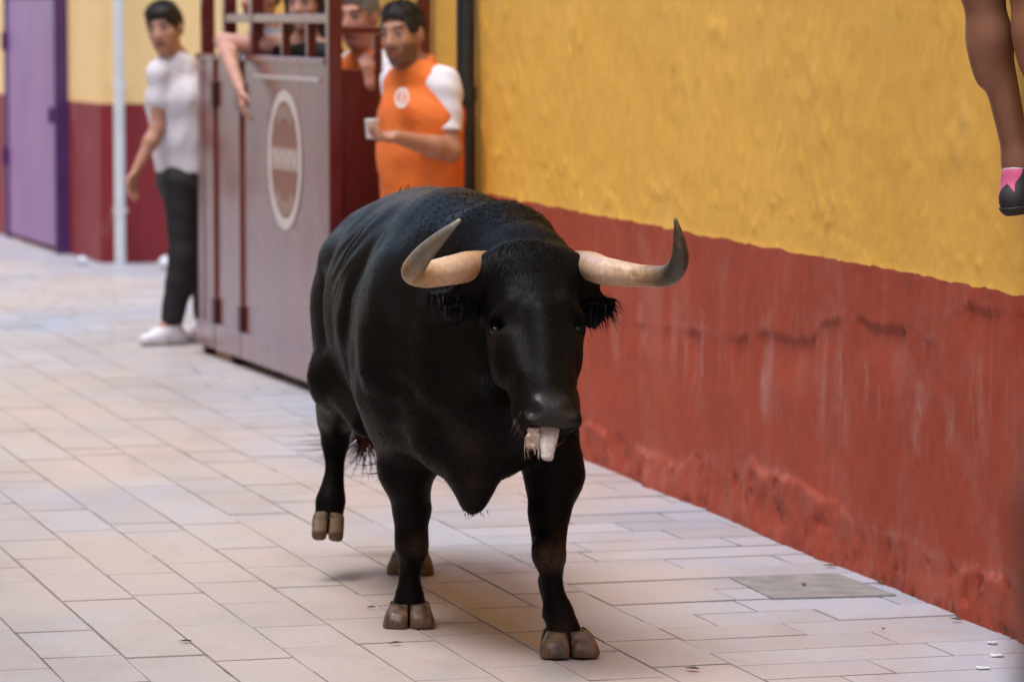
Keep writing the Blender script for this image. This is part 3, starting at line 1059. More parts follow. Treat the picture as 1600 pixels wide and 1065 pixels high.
hs = [(-.02, .112, .065, -.055), (.10, .128, .085, -.068), (.26, .120, .105, -.085), (.42, .108, .110, -.090), (.60, .088, .095, -.075),
      (.78, .076, .078, -.058), (.90, .080, .070, -.052), (.955, .076, .056, -.044)]
hprim = []
for i in range(len(hs) - 1):
    s0, a0, b0, n0 = hs[i]; s1, a1, b1, n1 = hs[i + 1]
    hprim.append(ec(hp(0, s0, n0), hp(0, s1, n1), (a0, b0), (a1, b1), HX))
F1.append((hprim, .03))
F1.append(([ell(hp(0, .0, -.035), (.125, .06, .062), (HX, ha, HN)),                      # poll
            rc(hp(-.070, .27, -.004), hp(-.112, .335, -.030), .022, .018), rc(hp(.070, .27, -.004), hp(.112, .335, -.030), .022, .018), rc(hp(-.095, .43, -.030), hp(-.118, .40, -.045), .012, .010), rc(hp(.095, .43, -.030), hp(.118, .40, -.045), .012, .010), rc(hp(-.070, .48, -.016), hp(-.055, .72, -.006), .016, .012), rc(hp(.070, .48, -.016), hp(.055, .72, -.006), .016, .012), rc(hp(-.062, 1.0, -.022), hp(.062, 1.0, -.022), .018, .018),   # brow
            ell(hp(-.090, .50, -.10), (.030, .075, .075), (HX, ha, HN)), ell(hp(.090, .50, -.10), (.030, .075, .075), (HX, ha, HN)),     # cheek
            rc(hp(0, .35, .008), hp(0, .80, .004), .030, .026),                                                            # nasal bone
            ell(hp(-.036, .965, .008), (.036, .032, .020), (HX, ha, HN)), ell(hp(.036, .965, .008), (.036, .032, .020), (HX, ha, HN)),
            ell(hp(0, 1.03, -.085), (.046, .028, .034), (HX, ha, HN)),                                                      # chin
            rc(hp(-.105, .03, -.055), hp(-.155, .045, -.05), .050, .042), rc(hp(.105, .03, -.055), hp(.15, .045, -.05), .050, .042)], .028))
# ears (below and behind the horns)
eL0, eL1 = hp(-.115, .17, -.10), P(672, 463, 10.16)
eR0, eR1 = hp(.115, .17, -.10), P(958, 474, 10.20)
for a, b, sgn in ((eL0, eL1, -1), (eR0, eR1, 1)):
    m_ = (a + b) / 2 + V(0, 0, -.012)
    F1.append(([ec(a, m_, (.030, .020), (.048, .018), V(0, -.2, 1)), ec(m_, b, (.048, .018), (.016, .009), V(0, -.2, 1))], .025))
allp = [p for pl, k in F1 for p in pl]
fld = Field(allp, .0088, .06)
for pl, k in F1: fld.add(pl, k)
# carved: nostrils, mouth, eye sockets, ear hollows, muscle grooves
fld.sub([ell(hp(-.048, .965, .026), (.017, .012, .020), (HX + .5 * ha, ha - .5 * HX, HN)), ell(hp(.048, .965, .026), (.017, .012, .020), (HX - .5 * ha, ha + .5 * HX, HN))], .014)
fld.sub([ec(hp(-.058, 1.045, -.035), hp(.058, 1.045, -.035), (.012, .030), (.012, .030), ha)], .012)
EYE = [hp(-.106, .385, -.040), hp(.106, .385, -.040)]
fld.sub([ell(EYE[0] + HN * .008, (.017, .022, .016), (HX, ha, HN)), ell(EYE[1] + HN * .008, (.017, .022, .016), (HX, ha, HN))], .012)
fld.sub([ell((eL0 + eL1) / 2 + V(0, -.026, -.01), (.050, .016, .022)), ell((eR0 + eR1) / 2 + V(0, -.026, -.01), (.045, .016, .022))], .012)
x, y, z = fld.grid()
fld.sub([ell(hp(-.058, .955, .020), (.012, .022, .016), (HX, ha, HN)), ell(hp(.058, .955, .020), (.012, .022, .016), (HX, ha, HN))], .014)
# soft muscle relief: folds behind the shoulder and over the ribs
q = (y - 11.12) * 1.0 + (z - .85) * .35
fld.D += (.013 * np.exp(-(q / .035) ** 2) * np.clip((z - .55) * 4, 0, 1) * np.clip((1.12 - z) * 8, 0, 1)).astype(np.float32)
q2 = (y - 11.60) * 1.0 - (z - .75) * .25
fld.D += (.010 * np.exp(-(q2 / .04) ** 2) * np.clip((z - .5) * 4, 0, 1) * np.clip((1.02 - z) * 8, 0, 1)).astype(np.float32)
rib = np.sin((y + (z - .8) * .35) * 46) * .0011 * np.exp(-((y - 11.36) / .17) ** 2) * np.exp(-((z - .85) / .2) ** 2)
fld.D += rib.astype(np.float32)
crease = np.sin((y * .55 - z * .75 + x * .35) * 82) * .0048 * np.exp(-((y - 10.50) / .14) ** 2) * np.exp(-((z - .86) / .24) ** 2)
fld.D += crease.astype(np.float32)
fold = np.sin((y * .80 + z * .55) * 74 + 1.2 * np.sin(z * 19)) * .0065 * np.exp(-((y - 11.30) / .13) ** 2) * np.exp(-((z - 1.02) / .10) ** 2) * np.clip(-(x + .25) * 8, 0, 1)
fld.D += fold.astype(np.float32)
lumps = (np.sin(x * 23 + y * 9) * np.sin(y * 17 - z * 13) * np.sin(z * 21 + x * 7)) * .0045
fld.D += lumps.astype(np.float32)
BV, BQ = fld.mesh(2)
NB = normals(BV, BQ)


def near(pt, r, soft=.5):
    d_ = np.linalg.norm(BV - pt, axis=1)
    return 1 - sstep(r * soft, r, d_)


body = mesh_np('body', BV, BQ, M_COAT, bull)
tan = np.zeros(len(BV))
for pt, r, a in ((P(862, 872, 10.45), .065, .9), (P(652, 852, 10.92), .055, .45), (P(556, 645, 11.82), .07, .9), (P(738, 760, 10.33), .07, .25),
                 (P(735, 690, 10.33), .10, .22), (hp(-.04, 1.05, -.02), .05, .5), (EYE[0] + ha * .03, .04, .35), (P(880, 985, 10.43), .05, .3), (P(830, 390, 10.08), .018, 1.0)):
    tan = np.maximum(tan, near(pt, r, .2) * a)
muz = np.maximum(near(hp(0, .97, .02), .075, .6), 0) * .22
dusty_sheen = sstep(.62, .97, NB[:, 2]) * sstep(10.8, 11.2, BV[:, 1]) * (BV[:, 2] > .9) * .9  # dusty back, with sky sheen painted grey where the hide faces up
attr(body, 'wet', np.maximum(near(hp(0, .97, .02), .07, .7), 0)); attr(body, 'tan', tan); attr(body, 'grey', np.maximum(muz, dusty_sheen))

# horns
M_HORN = mat_horn()


def spline(pts, rad, n=64):
    pts = np.array(pts); rad = np.array(rad)
    d_ = np.concatenate([[0], np.cumsum(np.linalg.norm(np.diff(pts, axis=0), axis=1))])
    t = np.linspace(0, d_[-1], n)
    out = np.zeros((n, 4))
    full = np.concatenate([pts, rad[:, None]], 1)
    m = np.gradient(full, d_, axis=0)
    for i, tt in enumerate(t):
        k = min(np.searchsorted(d_, tt, 'right') - 1, len(pts) - 2)
        h_ = d_[k + 1] - d_[k]; u = (tt - d_[k]) / h_
        out[i] = (2 * u ** 3 - 3 * u ** 2 + 1) * full[k] + (u ** 3 - 2 * u ** 2 + u) * h_ * m[k] + (-2 * u ** 3 + 3 * u ** 2) * full[k + 1] + (u ** 3 - u ** 2) * h_ * m[k + 1]
    return out[:, :3], np.maximum(out[:, 3], .001)


hornL = [hp(-.07, -.035, -.075), hp(-.125, -.03, -.062), P(705, 422, 10.03), P(662, 429, 9.95), P(645, 425, 9.895), P(658, 402, 9.84), P(688, 371, 9.79), P(719, 343, 9.77)]
rL = [.043, .041, .0375, .033, .0295, .0255, .0165, .004]
hornR = [hp(.07, -.035, -.075), hp(.125, -.03, -.062), P(955, 425, 10.03), P(1010, 431, 9.97), P(1048, 428, 9.92), P(1062, 405, 9.88), P(1061, 372, 9.86), P(1055, 341, 9.85)]
rR = [.040, .039, .0345, .0275, .0265, .023, .0145, .0035]
for pts_, rd_ in ((hornL, rL), (hornR, rR)):
    c_, r_ = spline(pts_, rd_)
    r_ = r_ * (1 + .012 * np.sin(np.arange(64) * 1.9) * (np.linspace(0, 1, 64) < .4))
    hb_ = MB().tube(list(c_), list(r_), 28)
    ho = mesh_np('horn', hb_.v, hb_.f, M_HORN, bull)
    al = np.repeat(np.linspace(0, 1, 64), 28)
    attr(ho, 'along', np.clip((al - .09) / .91, 0, 1)); attr(ho, 'darktip', np.full(len(al), 1.0 if pts_ is hornR else 0.0))

# eyes
M_EYE = simple('bull_eye', (.008, .006, .005), .3, .2, 40)
for q in EYE:
    sp = Field([ell(q - HN * .015, (.0155, .0165, .0155))], .004, .02).add(ell(q - HN * .015, (.0155, .0165, .0155)))
    mesh_np('eye', *sp.mesh(1), M_EYE, bull)
# tongue and froth
M_TNG = simple('tongue', (.40, .355, .32), .4, .22, 80, .6, 160)
tg = [hp(-.002, 1.02, -.035), P(854, 688, 9.875), P(856, 708, 9.865), P(857, 722, 9.87)]
tp = [ec(P(858, 668, 9.914), P(855, 715, 9.872), (.029, .011), (.0175, .009), HX)]
tf = Field(tp, .003, .02).add(tp, .004); tf.sub(rc(P(858, 676, 9.872), P(855, 708, 9.859), .006, .005), .010); tf.ripple(.0004, 180, 4)
mesh_np('tongue', *tf.mesh(9), M_TNG, bull)
M_FROTH = simple('froth', (.42, .31, .24), .3, .3, 70, .4, 160)
fp = []
fa = hp(-.045, 1.03, -.020)
for k in range(46):
    t_ = random.random()
    c_ = fa + V(random.gauss(0, .009), random.gauss(-.002, .004), -.045 * t_ + random.gauss(0, .003))
    fp.append(ell(c_, (.003 + .0045 * random.random(),) * 3))
for dx, L in ((-.012, .052), (.002, .066), (.012, .078)):
    b_ = fa + V(dx, -.006, -.02); fp.append(rc(b_, b_ + V(.002, 0, -L + .02), .007, .0016))
ff_ = Field(fp, .0022, .02).add(fp, .004)
mesh_np('froth', *ff_.mesh(1), M_FROTH, bull)
DROOL = [(fa + V(random.uniform(-.02, .016), random.uniform(-.008, .002), -.02), random.uniform(.02, .06)) for _ in range(16)]

# hooves: two claws per foot
M_HOOF = NT('hoof_horn')
_hn = M_HOOF.noise(28, 5, .65, (1, 1, .35)); _h2 = M_HOOF.noise(26, 4, .6, (1, 1, .5))
M_HOOF.base(M_HOOF.mix(M_HOOF.ramp(_h2, [(.44, (0, 0, 0)), (.62, (.92, .92, .92))]), M_HOOF.ramp(_hn, [(.25, (.05, .030, .019)), (.5, (.15, .088, .050)), (.75, (.27, .165, .10))]), (.03, .022, .018)))
M_HOOF.set(Roughness=.45); M_HOOF.bump(_hn, .4, .004)
M_HOOFD = simple('hoof_amber', (.115, .064, .024), .6, .55, 28, .5, 60)


def hoof(top, toe, wid, side, mat, heel=.03, k=.008):
    """claws from the coronet (top) to the toe tip, with a flat sole"""
    ho = empty('hoof', top); ho.parent = bull; ho.location = Vector(top) - abs_loc(bull)
    dn_ = nrm(toe - top); sd_ = nrm(side - dn_ * np.dot(side, dn_))
    for sg in (-1, 1):
        o_ = sd_ * sg * wid * .25
        pr = [ebx(top + o_ * .96, toe + o_ * .98, (wid * .26, .034), (wid * .235, .022), sd_)]
        f_ = Field(pr, .004, .02).add(pr, k); f_.ripple(.0006, 150, 3)
        f_.keep(dn_, np.dot(top + dn_ * .001, dn_))
        f_.keep(sd_ * sg, np.dot(top, sd_ * sg) + .0028)
        mesh_np('claw', *f_.mesh(1), mat, ho)
    return ho


def soled(top, toe2, mat, wid, name='hoof'):
    """standing hoof: claws cut flat at the ground"""
    ho = empty('hoof', top); ho.parent = bull; ho.location = Vector(top) - abs_loc(bull)
    zb = toe2[2]
    fw = nrm(V(toe2[0] - top[0], toe2[1] - top[1], 0)); sd_ = nrm(np.cross(fw, V(0, 0, 1)))
    for sg in (-1, 1):
        o_ = sd_ * sg * wid * .26
        a_ = top + o_ * .8; b_ = V(toe2[0], toe2[1], zb + .004) + o_ * 1.12
        pr = [ebx(a_, b_, (wid * .245, .040), (wid * .31, .055), sd_), ec(a_ - fw * .03, V(a_[0], a_[1], zb + .004) + o_ * .2 - fw * .028, (wid * .24, .034), (wid * .27, .034), sd_)]
        f_ = Field(pr, .004, .02).add(pr, .015); f_.ripple(.0007, 130, 3)
        f_.keep(V(0, 0, 1), zb); f_.keep(V(0, 0, -1), -(top[2] + .012))
        f_.keep(sd_ * sg, np.dot(top, sd_ * sg) + .003)
        mesh_np('claw', *f_.mesh(1), mat, ho)
    return ho


tA = P(885, 993, 10.46); gA = P(889, 1027, 10.42)
soled(tA + V(0, 0, .005), V(gA[0], gA[1], .004), M_HOOF.m, .128)
tB = P(640, 950, 10.98)
soled(tB + V(0, 0, .005), V(tB[0], tB[1] - .045, 0.001), M_HOOF.m, .118)
hoof(P(513, 812, 11.86), P(512, 832, 11.81), .098, BS, M_HOOFD)
tC = P(642, 866, 12.03)
soled(tC, V(tC[0], tC[1] - .04, .001), M_HOOFD, .118)

# tail with its brush
tp_ = [V(mid(12.1), 12.16, 1.06), V(mid(12.2) - .0, 12.27, .98), V(mid(12.3) - .01, 12.33, .80), V(mid(12.3) + .02, 12.34, .62), P(572, 640, 12.34)]
c_, r_ = spline(tp_, [.042, .032, .024, .02, .016], 40)
tm = MB().tube(list(c_), list(r_), 14)
tail = mesh_np('tail', tm.v, tm.f, M_COAT, bull)
attr(tail, 'wet', np.zeros(len(tm.v))); attr(tail, 'tan', np.zeros(len(tm.v))); attr(tail, 'grey', np.zeros(len(tm.v)))


def strands(name, list_, mat, parent):
    """list of (points, width): flat tapered blades, two crossed per strand"""
    vs, fs = [], []
    for pts_, wd in list_:
        pts_ = [np.asarray(p) for p in pts_]; m = len(pts_)
        for sidev in (V(1, .2, 0), V(0, .5, 1)):
            b = len(vs)
            for i, p in enumerate(pts_):
                w_ = wd * (1 - i / (m - 1)) * .5 + .0002
                t_ = nrm(pts_[min(i + 1, m - 1)] - pts_[max(i - 1, 0)])
                s_ = nrm(np.cross(t_, sidev))
                vs += [p - s_ * w_, p + s_ * w_]
            for i in range(m - 1):
                fs.append((b + 2 * i, b + 2 * i + 1, b + 2 * i + 3, b + 2 * i + 2))
    o_ = mesh_np(name, vs, fs, mat, parent)
    o_['kind'] = 'stuff'
    return o_


M_BRUSH = simple('tail_hair', (.085, .026, .012), .5, .5, 30)
M_BLACKHAIR = simple('black_hair', (.008, .007, .007), .5, .3, 30)
st_ = []
for k in range(230):
    b_ = P(572, 640 + random.random() * 30, 12.34) + V(random.gauss(0, .012), random.gauss(0, .02), 0)
    L = random.uniform(.10, .19); fl = random.gauss(-.35, .45)
    p_ = [b_]
    for i in range(1, 7):
        u = i / 6
        p_.append(b_ + V(fl * L * u * u * 1.0, random.gauss(0, .004), -L * (u - .35 * abs(fl) * u * u)))
    st_.append((p_, .0045))
strands('tail_brush', st_, M_BRUSH, tail)
# ear fringes, curls on the poll, tail-head tuft, sheath hairs
st_ = []
for k in range(300):
    t_ = random.random()
    b_ = eR0 + (eR1 - eR0) * t_ + V(0, random.uniform(-.03, .0), random.uniform(-.045, .03) * (1 - .5 * t_))
    L = random.uniform(.02, .052)
    dr = nrm(V(random.gauss(.45, .4), random.gauss(-.3, .3), random.gauss(-.7, .4)))
    st_.append(([b_, b_ + dr * L * .5, b_ + dr * L + V(0, 0, -.2 * L)], .004))
for k in range(220):
    t_ = random.random()
    b_ = eL0 + (eL1 - eL0) * t_ + V(0, random.uniform(-.03, 0), random.uniform(-.04, .03) * (1 - .5 * t_))
    L = random.uniform(.015, .04)
    dr = nrm(V(random.gauss(-.4, .4), random.gauss(-.3, .3), random.gauss(-.7, .4)))
    st_.append(([b_, b_ + dr * L * .5, b_ + dr * L + V(0, 0, -.2 * L)], .0035))
strands('ear_hair', st_, M_BLACKHAIR, bull)
st_ = []
tb = P(628, 300, 12.08)
for k in range(16):
    b_ = tb + V(random.gauss(0, .014), random.gauss(0, .03), -.02)
    L = random.uniform(.02, .055); dr = nrm(V(random.gauss(.15, .3), random.gauss(0, .2), 1))
    st_.append(([b_, b_ + dr * L * .5, b_ + dr * L + V(.006, 0, 0)], .006))
strands('tail_tuft', st_, M_BLACKHAIR, bull)
st_ = []
for k in range(14):
    b_ = P(604, 728, 11.3) + V(random.gauss(0, .012), random.gauss(0, .03), random.gauss(0, .01)); L = random.uniform(.03, .07)
    dr = nrm(V(-1, random.gauss(0, .3), random.gauss(-.3, .35)))
    st_.append(([b_, b_ + dr * L * .5, b_ + dr * L + V(0, 0, .008)], .004))
strands('sheath_hair', st_, M_BLACKHAIR, bull)
st_ = []
for k in range(26):
    b_ = P(739 + random.gauss(0, 7), 797 + random.gauss(0, 3), 10.44); L = random.uniform(.008, .022)
    st_.append(([b_, b_ + V(random.gauss(0, .003), 0, -L * .5), b_ + V(random.gauss(.002, .005), 0, -L)], .003))
strands('brisket_hair', st_, M_BLACKHAIR, bull)

for top_, w_, kk in ((tA, .058, 120), (tB, .054, 120), (P(513, 812, 11.86), .044, 90), (tC, .05, 70)):
    st_ = []
    for k in range(kk):
        an = random.random() * 6.283; rr0 = w_ * random.uniform(.75, 1.0)
        b_ = top_ + V(math.cos(an) * rr0, math.sin(an) * rr0 * .8, random.uniform(.0, .022))
        L = random.uniform(.012, .030)
        st_.append(([b_, b_ + V(math.cos(an) * .004, math.sin(an) * .004, -L * .5), b_ + V(math.cos(an) * .006 + random.gauss(0, .003), math.sin(an) * .006, -L)], .0042))
    strands('hoof_hair', st_, M_BLACKHAIR, bull)
st_ = []
for k in range(34):
    sg = random.choice((-1, -1, 1)); b_ = hp(sg * random.uniform(.03, .085), random.uniform(.92, 1.06), random.uniform(-.07, .0)); L = random.uniform(.015, .045)
    dr = nrm(V(sg * random.uniform(.2, 1), random.gauss(-.5, .3), random.gauss(-.6, .4)))
    st_.append(([b_, b_ + dr * L * .5, b_ + dr * L + V(0, 0, -.004)], .0012))
strands('drool', [([b_, b_ + V(random.gauss(0, .003), 0, -L * .5), b_ + V(random.gauss(0, .006), 0, -L)], .0032) for b_, L in DROOL], M_FROTH, bull)
strands('whiskers', st_, simple('pale_hair', (.22, .15, .10), .5, .3), bull)

# short coat: tens of thousands of fine blades lying along the hide
NH = 90000
fa_ = np.linalg.norm(np.cross(BV[BQ[:, 2]] - BV[BQ[:, 0]], BV[BQ[:, 3]] - BV[BQ[:, 1]]), axis=1)
cy = BV[BQ].mean(1)
fa_ = fa_ * (1 + 1.2 * (cy[:, 1] < 10.5))
pick = rng.choice(len(BQ), NH, p=fa_ / fa_.sum())
uu = rng.random((NH, 2))
q4 = BV[BQ[pick]]
pos = (q4[:, 0] * ((1 - uu[:, :1]) * (1 - uu[:, 1:])) + q4[:, 1] * (uu[:, :1] * (1 - uu[:, 1:])) + q4[:, 2] * (uu[:, :1] * uu[:, 1:]) + q4[:, 3] * ((1 - uu[:, :1]) * uu[:, 1:]))
nn = NB[BQ[pick, 0]]
flow = np.stack([np.full(NH, -.08), np.full(NH, .45), np.full(NH, -.75)], 1)
isleg = pos[:, 2] < .45
flow[isleg] = (0, .05, -1)
ishead = np.linalg.norm(pos - (poll + nose) / 2, axis=1) < .30
flow[ishead] = ha
crest = (np.linalg.norm(pos - P(770, 345, 10.6), axis=1) < .27) & ~ishead
flow[crest] = (.25, -.35, -.35)
jit = np.where(crest[:, None], .34, .22)
flow = flow + rng.normal(size=(NH, 3)) * jit
flow -= nn * (flow * nn).sum(1)[:, None]
flow /= np.linalg.norm(flow, axis=1)[:, None] + 1e-9
ln = rng.uniform(.010, .020, NH) * np.where(crest, 1.5, 1) * np.where(isleg, .75, 1) * np.where(ishead, .7, 1)
poll_d = np.linalg.norm(pos - P(830, 385, 10.1), axis=1) < .10
ln = np.where(poll_d, .026, ln)
muzz = np.linalg.norm(pos - hp(0, 1.0, 0), axis=1) < .075
ln = np.where(muzz, .003, ln)
lift = rng.uniform(.06, .24, NH) * np.where(crest | poll_d, .7, 1)
sv = np.cross(nn, flow)
wd_ = rng.uniform(.0009, .0017, NH)[:, None] * np.where(crest | poll_d, 1.5, 1)[:, None]
tipp = pos + (flow + nn * lift[:, None]) * ln[:, None]
hv = np.stack([pos - sv * wd_ - nn * .001, pos + sv * wd_ - nn * .001, tipp], 1).reshape(-1, 3)
hf_ = np.arange(NH * 3, dtype=np.int32).reshape(NH, 3)
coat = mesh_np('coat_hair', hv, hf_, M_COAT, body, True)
ht = tan[BQ[pick, 0]]; hg = np.maximum(muz, dusty_sheen)[BQ[pick, 0]]
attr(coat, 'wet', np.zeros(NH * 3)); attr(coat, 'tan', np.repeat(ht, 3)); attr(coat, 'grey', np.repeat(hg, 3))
coat['kind'] = 'stuff'

# ================================================================== PEOPLE
EYEW = NT('eye_white'); EYEW.set(Roughness=.15); EYEW.base(EYEW.ramp(EYEW.noise(5), [(0, (.22, .20, .19)), (1, (.28, .26, .25))]))
IRIS = simple('iris', (.025, .014, .008), .1, .2, 40)


def hand_prims(w_, d_, n_, curl, thumb, scale=1.0):
    d_, n_ = nrm(d_), nrm(n_); n_ = nrm(n_ - d_ * np.dot(n_, d_)); s_ = np.cross(n_, d_) * thumb
    k = scale
    out = [ec(w_ + d_ * .012 * k, w_ + d_ * .082 * k, (.029 * k, .017 * k), (.040 * k, .014 * k), s_)]
    for i, L in enumerate((.070, .078, .073, .058)):
        p = w_ + d_ * (.086 - .004 * abs(i - 1)) * k + s_ * (.030 - .020 * i) * k
        an = .15
        for sg, r0, r1 in ((.45, .0095, .009), (.32, .009, .008), (.25, .008, .0068)):
            an += curl * (.9 if sg == .45 else .75)
            q = p + (d_ * math.cos(an) + n_ * math.sin(an)) * L * sg * 1.05 * k
            out.append(rc(p, q, r0 * k, r1 * k)); p = q
    p = w_ + d_ * .028 * k + s_ * .030 * k
    q = p + nrm(d_ * .7 + s_ * .75 + n_ * (.2 + .5 * curl)) * .042 * k
    r_ = q + nrm(d_ * .9 + s_ * (.25 - .5 * curl) + n_ * (.2 + .5 * curl)) * .036 * k
    out += [rc(p, q, .014 * k, .011 * k), rc(q, r_, .011 * k, .009 * k)]
    return out


def person(name, label, J, look, cat='person'):
    """J: joints in world space; look: colours, hair, clothing"""
    base_pt = V(J['pel'][0], J['pel'][1], look.get('base', 0.0))
    root = empty(name, base_pt, label, cat, look.get('group'))
    fw = nrm(J['fwd']); sd_ = nrm(np.cross(V(0, 0, 1), fw))        # sd_ = the person's left
    bw_ = look.get('build', 1.0)
    pel, che, nek, hd = J['pel'], J['che'], J['nek'], J['hd']
    hf, hu = nrm(J['hf']), nrm(J.get('hu', V(0, 0, 1))); hf = nrm(hf - hu * np.dot(hf, hu)); hl = np.cross(hu, hf)
    wai = pel * .5 + che * .5
    torso = [ec(pel, wai, (.165 * bw_, .115 * bw_), (.150 * bw_, .108 * bw_), sd_), ec(wai, che, (.150 * bw_, .108 * bw_), (.172 * bw_, .118 * bw_), sd_),
             ec(che, nek * .7 + che * .3, (.170 * bw_, .112 * bw_), (.10, .075), sd_)]
    if look.get('belly'): torso.append(ell(wai + fw * .035, (.145, .13, .17), (sd_, fw, V(0, 0, 1))))
    traps = [rc(nek, J['sL'], .056, .062), rc(nek, J['sR'], .056, .062)]
    neck = [rc(nek - hu * .02, hd - hu * .075 - hf * .012, .060, .056)]
    S_ = look.get('hs', 1.0)
    H = lambda a, b, c: hd + (hl * a + hf * b + hu * c) * S_
    head = [ell(H(0, -.012, .030), (.077 * S_, .098 * S_, .092 * S_), (hl, hf, hu)), ell(H(0, .024, -.036), (.061 * S_, .073 * S_, .090 * S_), (hl, hf, hu))]
    face = [ell(H(0, .060, -.100), (.033, .027, .022), (hl, hf, hu)), rc(H(0, .092, .018), H(0, .108, -.026), .010, .0145),
            ell(H(-.012, .098, -.030), (.009, .010, .008)), ell(H(.012, .098, -.030), (.009, .010, .008)),
            ell(H(0, .082, .036), (.050, .016, .012), (hl, hf, hu)), ell(H(0, .089, -.064), (.024, .010, .011), (hl, hf, hu)),
            ell(H(-.040, .060, -.022), (.022, .022, .022)), ell(H(.040, .060, -.022), (.022, .022, .022)),
            ell(H(.078, -.010, -.004), (.010, .024, .033), (hl, hf, hu)), ell(H(-.078, -.010, -.004), (.010, .024, .033), (hl, hf, hu))]
    limbs, uarm, hands, legs = [], [], [], []
    th = look.get('limb', 1.0)
    for s_, sg in (('L', 1), ('R', -1)):
        if 'e' + s_ in J:
            a, b, c = J['s' + s_], J['e' + s_], J['w' + s_]
            up_ = [rc(a, b, .056 * th, .042 * th), rc(b, b + (c - b) * .3, .042 * th, .043 * th), rc(b + (c - b) * .3, c, .043 * th, .027 * th)]
            limbs += up_; uarm += [up_[0]]
            hd_ = J.get('hd' + s_, c - b); hn_ = J.get('hn' + s_, V(0, -1, 0))
            hands += hand_prims(c, hd_, hn_, J.get('cu' + s_, .35), sg * J.get('th' + s_, 1))
        if 'k' + s_ in J:
            h_, k_, a_ = J['h' + s_], J['k' + s_], J['a' + s_]
            bk_ = J.get('calf' + s_, -fw)
            legs += [rc(h_, k_, .090 * th, .058 * th), rc(k_, k_ + (a_ - k_) * .3, .056 * th, .055 * th), rc(k_ + (a_ - k_) * .3, a_, .055 * th, .036),
                     ell(k_ + (a_ - k_) * .27 + bk_ * (.020 if look.get('pleg', 1) == 0 else .0), (.046 * th, .046 * th, .135), (sd_, fw, nrm(k_ - a_))), ell(k_ - bk_ * .010, (.044 * th, .046 * th, .055))]
            legs += [rc(a_, J['t' + s_] * .45 + a_ * .55 - V(0, 0, .02), .036, .034)]
    bp = torso + traps + neck + head + face + limbs + hands + legs
    f_ = Field(bp, look.get('h', .0085), .05)
    f_.add(torso, .05).add(traps, .05).add(neck, .035).add(head, .03).add(face, .014).add(limbs, .025).add(hands, .008).add(legs, .045)
    f_.sub([ell(H(.031, .100, .012), (.017, .013, .011), (hl, hf, hu)), ell(H(-.031, .100, .012), (.017, .013, .011), (hl, hf, hu))], .012)
    vt, qd = f_.mesh(1)
    b_ = mesh_np('body', vt, qd, look['skin'], root)
    r_ = (vt - hd) / S_; a_, c_, e_ = r_ @ hl, r_ @ hf, r_ @ hu
    lip = sstep(.030, .020, np.abs(a_)) * sstep(.014, .006, np.abs(e_ + .064)) * (c_ > .06)
    beard = np.zeros(len(vt))
    if look.get('beard'):
        jaw = sstep(-.02, -.045, e_ + .0 * a_) * sstep(-.015, .02, c_) * sstep(-.155, -.125, e_)
        chk = sstep(.028, .05, np.abs(a_) + np.clip(-.055 - e_, 0, 1) * 1.6)
        mou = sstep(.034, .026, np.abs(a_)) * sstep(.010, .004, np.abs(e_ + .046)) * (c_ > .06)
        beard = np.clip(np.maximum(jaw * np.maximum(chk, sstep(-.075, -.085, e_)), mou), 0, 1) * look['beard'] * (1 - lip) * (np.linalg.norm(r_, axis=1) < .17)
    if look.get('brow', 1):
        br = sstep(.009, .004, np.abs(e_ - .040 + np.abs(a_) * .12)) * sstep(.012, .016, np.abs(a_)) * sstep(.058, .050, np.abs(a_)) * (c_ > .05)
        beard = np.maximum(beard, br * .85)
    attr(b_, 'lip', lip); attr(b_, 'beard', beard)
    for sg in (1, -1):
        ec_ = H(.031 * sg, .078, .012)
        sp_ = Field([ell(ec_, (.0125,) * 3)], .003, .01).add(ell(ec_, (.0125,) * 3))
        ey = mesh_np('eye', *sp_.mesh(1), EYEW.m, root)
        ic = ec_ + hf * .0085
        sp_ = Field([ell(ic, (.0078, .0078, .0078))], .002, .008).add(ell(ic, (.0078,) * 3))
        mesh_np('iris', *sp_.mesh(1), IRIS, ey)
    # hair
    hk = look.get('hair', 'short')
    hc = Field(head, .006, .05).add([ell(H(0, -.014, .032), (.077 * S_, .098 * S_, .092 * S_), (hl, hf, hu))], .02, .003 + look.get('hvol', 0))
    if hk != 'long': hc.add(ell(H(0, .008, .086), (.060 * S_, .078 * S_, .038 * S_), (hl, hf, hu)), .02, look.get('quiff', .004))
    if hk == 'fringe':
        hc.add(ell(H(0, .045, .075), (.068, .050, .034), (hl, hf, hu)), .02, .004)
    hc.ripple(.0022, 240, 5)
    m_ = nrm(hu * .8 - hf * .6)
    if hk == 'long':
        pr = [ec(H(.075, -.02, .02), H(.085, -.03, -.19), (.035, .05), (.03, .035), hl), ec(H(-.075, -.02, .02), H(-.085, -.03, -.19), (.035, .05), (.03, .035), hl), ec(H(0, -.07, .02), H(0, -.08, -.18), (.07, .04), (.06, .03), hl)]
        hc = Field(head + pr, .007, .05).add([ell(H(0, -.014, .032), (.080, .101, .096), (hl, hf, hu))], .02, .012)
        hc.keep(m_, np.dot(hd, m_) + .004); hc.add(pr, .03); hc.ripple(.003, 150, 5)
        hc.sub([ell(H(0, .085, -.04), (.058, .06, .11), (hl, hf, hu))], .01)
    else:
        fl_ = look.get('hline', .0)
        hc.keep(hu, np.dot(hd, hu) - .052)
        hc.sub([ell(H(0, .088, -.050 + fl_), (.078, .090, .108), (hl, hf, hu)), ell(H(0, .045, -.085), (.11, .062, .065), (hl, hf, hu))], .012)
    hv_, hq_ = hc.mesh(1)
    ho_ = mesh_np('hair', hv_, hq_, look['hair_mat'], root)
    hn2 = normals(hv_, hq_); nh = 3200
